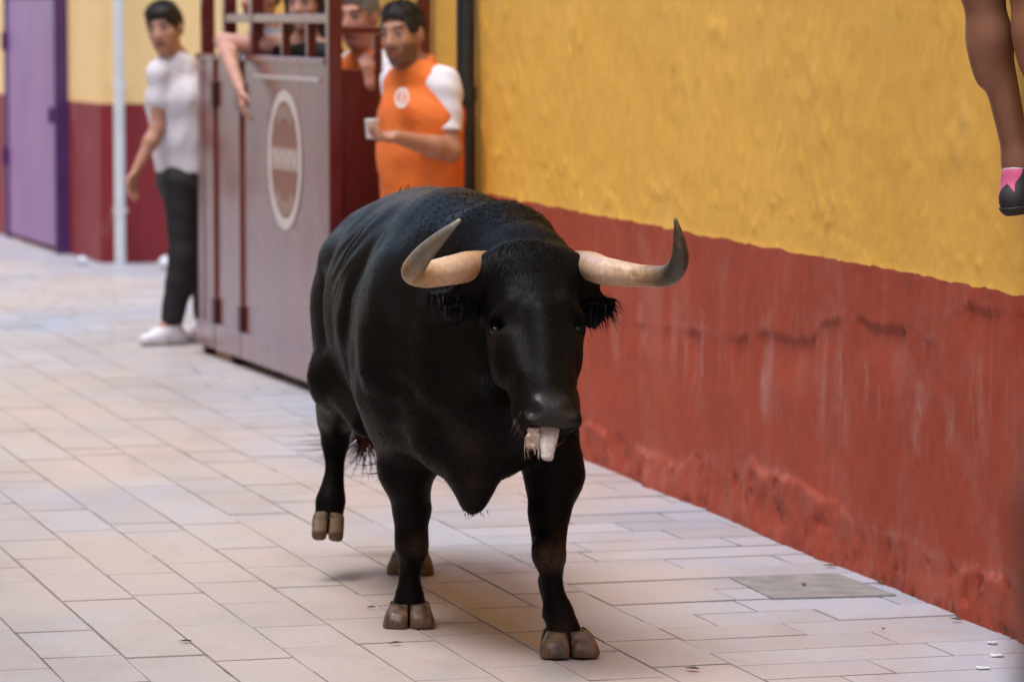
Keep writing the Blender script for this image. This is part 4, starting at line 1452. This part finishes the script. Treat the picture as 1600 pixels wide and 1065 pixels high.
    pk = rng.integers(0, len(hq_), nh); p0 = hv_[hq_[pk]].mean(1) + rng.normal(size=(nh, 3)) * .002; n0 = hn2[hq_[pk, 0]]
    fl2 = (hf * .5 - hu * .15 if hk != 'long' else -hu)[None, :] + rng.normal(size=(nh, 3)) * .45
    fl2 -= n0 * (fl2 * n0).sum(1)[:, None]; fl2 /= np.linalg.norm(fl2, axis=1)[:, None] + 1e-9
    topm = np.clip(n0 @ hu, 0, 1)
    l2 = (rng.uniform(.006, .012, nh) + .014 * topm * look.get('top', 1.0))[:, None]
    sv2 = np.cross(n0, fl2)
    hv3 = np.stack([p0 - sv2 * .0016 - n0 * .001, p0 + sv2 * .0016 - n0 * .001, p0 + (fl2 + n0 * (.25 + .5 * topm[:, None])) * l2], 1).reshape(-1, 3)
    hs_ = mesh_np('hair_strands', hv3, np.arange(nh * 3, dtype=np.int32).reshape(nh, 3), look['hair_mat'], ho_)
    hs_['kind'] = 'stuff'
    # clothing
    if 'shirt' in look:
        sh = Field(torso + traps + uarm, .009, .05)
        sh.add(torso, .05, .016).add(traps, .05, .012)
        if look.get('belly'): pass
        sh.add(ec(che - V(0, 0, .02), pel - V(0, 0, .02), (.176 * bw_, .122 * bw_), (.176 * bw_, .128 * bw_), sd_), .04, .010)
        sh.ripple(.0034, 30, 8); sh.ripple(.002, 75, 18)
        slv = J.get('sleeve', .55)
        pr = []
        for s_ in ('L', 'R'):
            if 'e' + s_ in J and look.get('sleeves', True):
                a, b = J['s' + s_], J['e' + s_]
                pr.append((a, b))
        slm = look.get('sleeve_mat')
        if not slm:
            for a, b in pr: sh.add(rc(a, a + (b - a) * slv, .070 * th, .066 * th), .03)
        sh.keep(V(0, 0, 1), look.get('hem', .88))
        kn = nrm(hu * .9 - hf * .5)
        sh.keep(-kn, -np.dot(nek + hu * look.get('collar', .018), kn))
        so_ = mesh_np('shirt', *sh.mesh(1), look['shirt'], root)
        if slm:
            for a, b in pr:
                sp_ = [rc(a - (b - a) * .05 + V(0, 0, .005), a + (b - a) * slv, .069, .066), rc(a, nek * .55 + a * .45, .068, .062)]
                fs_ = Field(sp_, .008, .05).add(sp_, .04); fs_.ripple(.004, 42, 9)
                fs_.keep(-nrm(b - a), -np.dot(a + (b - a) * slv, nrm(b - a)))
                mesh_np('sleeve', *fs_.mesh(1), slm, so_)
        if look.get('polo'):
            cp = [rc(nek + hu * .018 + (hl * math.cos(t) + hf * math.sin(t)) * .066 - hu * .022 * math.sin(t), nek + hu * .018 + (hl * math.cos(t2) + hf * math.sin(t2)) * .066 - hu * .022 * math.sin(t2), .020, .020)
                  for t, t2 in [(math.pi * 2 * i / 16, math.pi * 2 * (i + 1) / 16) for i in range(16)] if not (1.35 < (t + t2) / 2 < 1.8)]
            mesh_np('collar', *Field(cp, .006, .03).add(cp, .01).mesh(1), look['shirt'], so_)
    if 'pants' in look:
        lp = [ec(pel + V(0, 0, .06), pel - V(0, 0, .06), (.17 * bw_, .125 * bw_), (.16, .12), sd_)]
        for s_ in ('L', 'R'):
            if 'k' + s_ in J:
                h_, k_, a_ = J['h' + s_], J['k' + s_], J['a' + s_]
                e_ = look.get('pleg', .93)
                lp += [rc(h_, k_, .102 * th, .074 * th), rc(k_, k_ + (a_ - k_) * e_, .073 * th, .052), ell(k_ + (a_ - k_) * .28 - fw * .022, (.064 * th, .066 * th, .14))] if e_ > 0 else [rc(h_, h_ + (k_ - h_) * .7, .108 * th, .094 * th)]
        pf = Field(lp, .010, .06).add(lp, .035, .008); pf.ripple(.0025, 42, 3)
        pf.keep(V(0, 0, -1), -(look.get('hem', .88) + .05))
        mesh_np('trousers', *pf.mesh(1), look['pants'], root)
    if 'shoes' in look:
        for s_ in ('L', 'R'):
            if 'k' not in [k[0] for k in J] or 'a' + s_ not in J: continue
            a_, t_ = J['a' + s_], J['t' + s_]
            dz = nrm(J.get('up' + s_, V(0, 0, 1))); fwd_ = nrm((t_ - a_) - dz * np.dot(t_ - a_, dz))
            g_ = np.dot(t_, dz)                       # sole height along the foot's own up
            at = lambda k_, hgt: a_ - dz * (np.dot(a_, dz) - g_) + fwd_ * k_ + dz * hgt
            sl_ = nrm(np.cross(dz, fwd_))
            sp_ = [ec(at(-.045, .04), at(.06, .04), (.038, .040), (.044, .040), sl_), ec(at(.06, .038), at(.15, .034), (.046, .036), (.040, .028), sl_),
                   rc(at(-.02, .06), at(-.01, .10), .042, .044), rc(at(0.0, .09), at(.08, .055), .040, .034)]
            sf = Field(sp_, .006, .03).add(sp_, .03).keep(dz, g_ + .016)
            sho = mesh_np('shoe', *sf.mesh(1), look['shoes'], root)
            sf = Field(sp_[:2], .005, .03).add(sp_[:2], .03, .006).keep(dz, g_ + .001).keep(-dz, -(g_ + .026))
            mesh_np('sole', *sf.mesh(1), look.get('sole', look['shoes']), sho)
            if 'sock' in look:
                sf = Field([rc(at(-.01, .08), a_ + dz * .02, .044, .042)], .006, .03).add(rc(at(-.01, .08), a_ + dz * .02, .044, .042)).keep(-dz, -(np.dot(a_, dz) + .018))
                mesh_np('sock', *sf.mesh(1), look['sock'], root)
    return root


DARKHAIR = simple('dark_hair', (.012, .010, .009), .45, .4, 60, .6, 220)
BROWNHAIR = simple('brown_hair', (.045, .022, .012), .45, .4, 60, .6, 200)
GREYHAIR = simple('grey_hair', (.22, .19, .17), .5, .3, 60, .6, 200)
ORANGE = simple('orange_cotton', (.72, .155, .018), .8, .08, 9, .25, 260)
WHITEC = simple('white_cotton', (.72, .69, .73), .85, .04, 8, .25, 260)
BLACKC = simple('black_cotton', (.014, .013, .015), .8, .25, 12, .25, 260)
GREYC = simple('grey_cotton', (.20, .20, .22), .85, .1, 12, .25, 260)
SHOEW = simple('white_leather', (.68, .66, .70), .45, .04, 20, .1, 80)
SOLEW = simple('rubber_sole', (.55, .52, .50), .6, .08, 20)

# ---- the young man stepping out behind the gate
Yb = 20.35
Jm = dict(fwd=V(-.62, -.78, 0), pel=P(290, 268, Yb + .05), che=P(277, 150, Yb), nek=P(275, 95, Yb - .02), hd=P(258, 47, Yb - .06), hf=V(-.30, -1, -.06), hu=V(-.16, 0, 1),
          sR=P(251, 115, Yb - .08), eR=P(247, 200, Yb - .10), wR=P(212, 268, Yb - .16), hdR=V(-.25, -.2, -1), hnR=V(.8, -.5, 0), cuR=.3,
          sL=P(307, 112, Yb + .14), eL=P(334, 175, Yb + .30), wL=P(338, 98, Yb - .03), hdL=V(-.2, -.9, .25), hnL=V(0, -.2, -1), cuL=.5,
          hR=P(281, 282, Yb - .02), kR=P(287, 395, Yb - .02), aR=P(268, 503, Yb + .02), tR=V(*G(213, 534)[:2], 0),
          hL=P(304, 282, Yb + .10), kL=P(312, 395, Yb + .18), aL=P(322, 500, Yb + .30), tL=V(*G(283, 532)[:2], 0), sleeve=.48)
Jm['tR'] = V(Jm['aR'][0] - .17, Jm['aR'][1] - .09, 0); Jm['tL'] = V(Jm['aL'][0] - .15, Jm['aL'][1] - .12, 0)
person('person', 'young person in white t-shirt and black trousers stepping out from behind the gate', Jm,
       dict(skin=mat_skin('skin_young', (.46, .23, .15)), hair_mat=DARKHAIR, hair='fringe', hvol=.003, hline=.004, shirt=WHITEC, pants=BLACKC, shoes=SHOEW, sole=SOLEW, hem=.885, limb=.88, build=.90, hs=1.1))

# ---- the man in the orange and white polo against the wall
Ym = 16.75
Jo = dict(fwd=V(-.80, -.60, 0), pel=P(660, 320, Ym + .02), che=P(658, 178, Ym), nek=P(650, 108, Ym - .02), hd=P(629, 56, Ym - .05), hf=V(-.50, -.9, -.03), hu=V(-.10, 0, 1),
          sL=P(692, 135, Ym - .09), eL=P(704, 236, Ym - .16), wL=P(618, 214, Ym - .34), hdL=V(-1, -.25, .06), hnL=V(.1, -.5, .9), cuL=.75, thL=1,
          sR=P(622, 132, Ym + .10), eR=P(608, 225, Ym + .05), wR=P(600, 215, Ym - .20), hdR=V(-.3, -1, 0), hnR=V(1, 0, 0), cuR=.6,
          hL=P(678, 335, Ym - .05), kL=P(672, 488, Ym - .10), aL=P(676, 622, Ym - .02), hR=P(640, 335, Ym + .07), kR=P(632, 488, Ym + .03), aR=P(634, 622, Ym + .10), sleeve=.72)
for s_ in 'LR': Jo['t' + s_] = V(Jo['a' + s_][0] - .14, Jo['a' + s_][1] - .11, 0)
Jo['eR'] = P(640, 225, Ym + .18); Jo['wR'] = P(628, 300, Ym + .1); Jo['hdR'] = V(0, 0, -1)
orange_man = person('person', 'bearded person in orange polo with white sleeves, back to the yellow wall', Jo,
                    dict(skin=mat_skin('skin_tan', (.40, .19, .115)), hair_mat=DARKHAIR, hair='short', hvol=.002, hline=.022, beard=.8, shirt=ORANGE, sleeve_mat=WHITEC, polo=True, pants=BLACKC,
                         shoes=SHOEW, hem=.80, build=1.12, belly=True, limb=1.06, hs=1.08))
# chest emblem on the polo
mb = MB()
ce = P(628, 153, Ym - .20)
en_ = nrm(V(-.70, -.72, .10)); ex_ = nrm(np.cross(V(0, 0, 1), en_)); ez_ = np.cross(en_, ex_)


def ringm(mb, r0, r1, cx=0, cz=0, n=28, sq=1):
    vs, fs = [], []
    for i in range(n):
        an = 2 * math.pi * i / n
        for r_ in (r0, r1):
            for l in (0, .002):
                vs.append(ce + ex_ * (cx + math.cos(an) * r_ * sq) + ez_ * (cz + math.sin(an) * r_) + en_ * l)
    for i in range(n):
        b, c = i * 4, ((i + 1) % n) * 4
        fs += [(b + 1, b + 3, c + 3, c + 1), (b, c, c + 2, b + 2), (b + 2, c + 2, c + 3, b + 3), (b, b + 1, c + 1, c)]
    mb.add(vs, fs)


ringm(mb, .030, .043); ringm(mb, .006, .014, 0, .012); ringm(mb, .007, .016, 0, -.013)
mb.build('chest_emblem', simple('print_white', (.8, .72, .68), .7, .05), orange_man)
# small white cup in his hand
cupc = P(581, 203, Ym - .37)
cup = empty('plastic_cup', cupc - V(0, 0, .04), 'small white cup held in the fist of the person in orange', 'cup')
vs, fs = [], []
prof = [(.022, -.036), (.024, -.034), (.029, .040), (.031, .042), (.029, .044), (.027, .040), (.021, -.030), (.001, -.030)]
for r_, z_ in prof:
    for k in range(20):
        an = 2 * math.pi * k / 20; vs.append(cupc + V(math.cos(an) * r_, math.sin(an) * r_, z_))
for i in range(len(prof) - 1):
    for k in range(20):
        k2 = (k + 1) % 20; fs.append((i * 20 + k, i * 20 + k2, (i + 1) * 20 + k2, (i + 1) * 20 + k))
fs.append(tuple(range(20))[::-1])
mesh_np('cup_wall', vs, fs, simple('white_plastic', (.78, .76, .75), .35, .03), cup)

# ---- people inside the refuge
Yo = 18.05
Jv = dict(fwd=V(-.75, -.66, 0), pel=P(583, 322, Yo), che=P(578, 168, Yo), nek=P(575, 88, Yo), hd=P(560, 30, Yo - .05), hf=V(-.45, -.9, -.05), hu=V(-.05, 0, 1),
          sR=P(548, 112, Yo + .06), eR=P(545, 190, Yo + .05), wR=P(560, 230, Yo), sL=P(606, 112, Yo - .08), eL=P(604, 178, Yo - .34), wL=P(577, 132, Yo - .52),
          hdL=V(-.05, -.05, 1), hnL=V(-.4, .9, .1), cuL=.55, cuR=.3,
          hL=P(597, 335, Yo), kL=P(597, 480, Yo), aL=P(597, 585, Yo), hR=P(570, 335, Yo), kR=P(570, 480, Yo), aR=P(570, 585, Yo), sleeve=.6)
for s_ in 'LR': Jv['t' + s_] = V(Jv['a' + s_][0] - .12, Jv['a' + s_][1] - .10, 0)
person('person', 'older person in orange and white shirt gripping the bar of the gate end', Jv,
       dict(skin=mat_skin('skin_ruddy', (.50, .22, .15)), hair_mat=GREYHAIR, hair='short', hline=.02, shirt=ORANGE, sleeve_mat=WHITEC, polo=True, pants=BLACKC, shoes=BLACKC, hem=.84, build=1.0, hs=1.08))

Yw = 18.75
Jw = dict(fwd=V(-.80, -.60, 0), pel=P(492, 300, Yw), che=P(484, 140, Yw), nek=P(482, 62, Yw - .02), hd=P(478, 8, Yw - .07), hf=V(-.35, -.95, -.12), hu=V(-.05, 0, 1),
          sR=P(446, 72, Yw + .02), eR=P(372, 84, Yw + .28), wR=P(404, 136, Yw + .02), hdR=V(.25, -.2, -1), hnR=V(.6, .4, .1), cuR=.25,
          sL=P(514, 84, Yw - .10), eL=P(520, 170, Yw), wL=P(500, 200, Yw - .15), cuL=.3,
          hL=P(505, 315, Yw), kL=P(505, 450, Yw), aL=P(505, 560, Yw), hR=P(480, 315, Yw), kR=P(480, 450, Yw), aR=P(480, 560, Yw))
# the arm lies over the top of the gate: elbow inside, forearm hanging outside
eo = G0 + gd * gpos(372) + gn * .07
Jw['eR'] = V(eo[0], eo[1], 1.565); wo = G0 + gd * gpos(404) + gn * .085
Jw['wR'] = V(wo[0], wo[1], P(404, 140, wo[1])[2]); Jw['hdR'] = V(.12, -.30, -1); Jw['hnR'] = -gn + V(.2, 0, 0)
for s_ in 'LR': Jw['t' + s_] = V(Jw['a' + s_][0] - .12, Jw['a' + s_][1] - .10, 0)
person('person', 'long-haired person in black top leaning a bare arm over the gate', Jw,
       dict(skin=mat_skin('skin_fair', (.52, .27, .19)), hair_mat=BROWNHAIR, hair='long', shirt=BLACKC, sleeves=False, collar=-.06, pants=BLACKC, shoes=BLACKC, hem=.84, build=.92, limb=.92))

Yg = 19.35
Jg = dict(fwd=V(-.80, -.60, 0), pel=P(424, 280, Yg), che=P(420, 130, Yg), nek=P(416, 50, Yg), hd=P(408, -2, Yg - .04), hf=V(-.75, -.65, -.05),
          sR=P(398, 76, Yg + .12), eR=P(405, 160, Yg + .12), wR=P(420, 118, Yg - .05), hdR=V(-.3, -.6, .5), hnR=V(-.5, -.3, -.9), cuR=.6,
          sL=P(446, 76, Yg - .1), eL=P(450, 160, Yg - .1), wL=P(440, 200, Yg - .2), cuL=.3,
          hL=P(437, 300, Yg), kL=P(437, 440, Yg), aL=P(437, 550, Yg), hR=P(410, 300, Yg), kR=P(410, 440, Yg), aR=P(410, 550, Yg), sleeve=.6)
for s_ in 'LR': Jg['t' + s_] = V(Jg['a' + s_][0] - .12, Jg['a' + s_][1] - .10, 0)
person('person', 'person in grey shirt half hidden behind the gate bars', Jg,
       dict(skin=mat_skin('skin_pink', (.50, .24, .18)), hair_mat=DARKHAIR, shirt=GREYC, pants=BLACKC, shoes=BLACKC, hem=.84, limb=.95, build=.95))

# ---- the climber hanging on the wall, upper right
Yc = 10.55
kneeL = P(1532, -25, Yc - .02); ankL = P(1592, 256, Yc + .02)
kneeR = P(1606, -35, Yc - .12); ankR = P(1660, 235, Yc - .10)
pc = P(1600, -250, Yc + .05)
Jc = dict(fwd=V(.92, .38, 0), pel=pc, che=pc + V(.02, .02, .30), nek=pc + V(.03, .03, .50), hd=pc + V(.06, .0, .64), hf=V(.7, -.6, -.1),
          sL=pc + V(-.08, .17, .46), eL=pc + V(.0, .22, .70), wL=pc + V(.16, .16, .90), hdL=V(.3, 0, 1), hnL=V(1, .3, 0), cuL=.8,
          sR=pc + V(.13, -.15, .46), eR=pc + V(.26, -.20, .68), wR=pc + V(.32, -.04, .90), hdR=V(.1, .1, 1), hnR=V(1, .3, 0), cuR=.8,
          hL=pc + V(-.04, .08, -.06), kL=kneeL, aL=ankL, hR=pc + V(.05, -.09, -.06), kR=kneeR, aR=ankR, sleeve=.5,
          calfL=V(-.9, -.3, 0), calfR=V(-.9, -.3, 0))
Jc['tL'] = P(1600, 341, Yc) + V(.08, .11, .02); Jc['tR'] = P(1680, 310, Yc - .1) + V(.08, .11, .02)
Jc['upL'] = V(-.12, 0, 1); Jc['upR'] = V(-.12, 0, 1)
M_RUN = NT('running_shoe')
_vz = M_RUN.node('ShaderNodeTexVoronoi'); _vz.inputs['Scale'].default_value = 13
M_RUN.link(M_RUN.coord((1, 1, .8)), _vz.inputs['Vector'])
_sp = M_RUN.node('ShaderNodeSeparateColor'); M_RUN.link(_vz.outputs['Color'], _sp.inputs[0])
M_RUN.base(M_RUN.ramp(_sp.outputs[0], [(.0, (.62, .10, .22)), (.66, (.62, .10, .22)), (.70, (.02, .018, .02)), (1, (.02, .018, .02))])); M_RUN.set(Roughness=.6)
climber = person('person', 'bare-legged person in pink and black running shoes hanging on the yellow wall', Jc,
                 dict(skin=mat_skin('skin_brown', (.25, .105, .055)), hair_mat=DARKHAIR, shirt=BLACKC, pants=BLACKC, pleg=0, shoes=M_RUN.m, sole=simple('black_rubber', (.02, .02, .022), .7, .2, 60, .5, 90),
                      sock=WHITEC, hem=float(pc[2] - .05), limb=.86, h=.008))
# the grille bar the climber hangs from
M_BAR = simple('grille_iron', (.03, .03, .032), .5, .2, 20)
hb0 = W0 + WN * .10 + WD * .9; hb1 = W0 + WN * .10 - WD * 1.4
hz = float(Jc['wL'][2] + .09)
gr = empty('window_grille', W0 + WN * .1 + V(0, 0, hz), 'dark iron window grille on the yellow wall above the climber', 'grille')
for k, dz in enumerate((0, .5, 1.0)):
    MB().tube([hb0 + V(0, 0, hz + dz), hb1 + V(0, 0, hz + dz)], .014, 10).build('rail', M_BAR, gr, True)
for k in range(14):
    q = hb0 + (hb1 - hb0) * (k + .5) / 14
    MB().tube([q + V(0, 0, hz - .06) + WN * .0, q + V(0, 0, hz + 1.06)], .009, 8).build('bar', M_BAR, gr, True)
for q in (hb0, hb1):
    for dz in (0, 1.0):
        MB().tube([q + V(0, 0, hz + dz), q - WN * .12 + V(0, 0, hz + dz)], .014, 8).build('bracket', M_BAR, gr, True)

# ================================================================== SMALL THINGS
M_PAPER = simple('white_paper', (.60, .60, .62), .85, .2, 60)


def crumple(name, c, r, label, cat, mat, flat=.75, group=None):
    f_ = Field([ell(c, (r, r, r * flat))], r / 7, r * .5).add(ell(c, (r, r, r * flat)))
    f_.ripple(r * (.10 if flat > .4 else .16), 2.6 / r, int(r * 1e4)); f_.keep(V(0, 0, 1), c[2] - r * flat * .8)
    o_ = mesh_np(name, *f_.mesh(0), mat, None, False)
    return tag(o_, label, cat, group)


q = G(129, 415); crumple('paper_ball', V(q[0], q[1], .035), .042, 'crumpled white paper ball lying before the dark red corner wall', 'paper', M_PAPER)
q = G(264, 421); crumple('plastic_bag', V(q[0], q[1], .05), .075, 'white crumpled bag at the foot of the dark red far wall', 'bag', M_PAPER, .7)
for px, py in ((1549, 1006), (1558, 1026), (1537, 1046)):
    q = G(px, py); crumple('paper_scrap', V(q[0], q[1], .005), .016, 'small white paper scrap on the paving near the wall end', 'litter', M_PAPER, .28, 'paper scraps by the wall')
M_LEAF = simple('dry_leaf', (.10, .065, .035), .8, .3, 40)
for px, py in ((1297, 887), (1375, 912), (1494, 971), (1256, 917), (1082, 1048), (1380, 986), (290, 1005), (580, 952), (618, 1008)):
    q = G(px, py); an = random.random() * 6; L = random.uniform(.014, .026); W = L * .4
    a_ = V(math.cos(an), math.sin(an), 0); b_ = V(-math.sin(an), math.cos(an), 0); c_ = V(q[0], q[1], .006)
    vs = [c_ - a_ * L, c_ + b_ * W + V(0, 0, .005), c_ + a_ * L + V(0, 0, .003), c_ - b_ * W + V(0, 0, .005), c_ + V(0, 0, .001)]
    vs += [v + V(0, 0, .0012) for v in vs]
    fs = [(0, 4, 1), (1, 4, 2), (2, 4, 3), (3, 4, 0), (5, 6, 9), (6, 7, 9), (7, 8, 9), (8, 5, 9), (0, 1, 6, 5), (1, 2, 7, 6), (2, 3, 8, 7), (3, 0, 5, 8)]
    tag(mesh_np('dry_leaf', vs, fs, M_LEAF, None, False), 'tiny dry brown leaf lying on the pale paving', 'leaf', 'dry leaves on the paving')

# post of the barrier the photographer stands behind (out of focus at the frame's edge)
M_WOOD = simple('weathered_wood', (.10, .05, .028), .8, .3, 14, .4, 60)
bp_ = empty('barrier_post', (.33, 2.05, 0), 'blurred brown wooden barrier post standing close at the edge of the view', 'post')
MB().box(V(.271, 2.0, 0), V(.12, 0, 0), V(0, .12, 0), V(0, 0, 1.46), .008).build('upright', M_WOOD, bp_)
MB().box(V(.276, 2.005, 1.462), V(.11, 0, 0), V(0, .11, 0), V(0, 0, .02), .006).build('cap', M_WOOD, bp_)
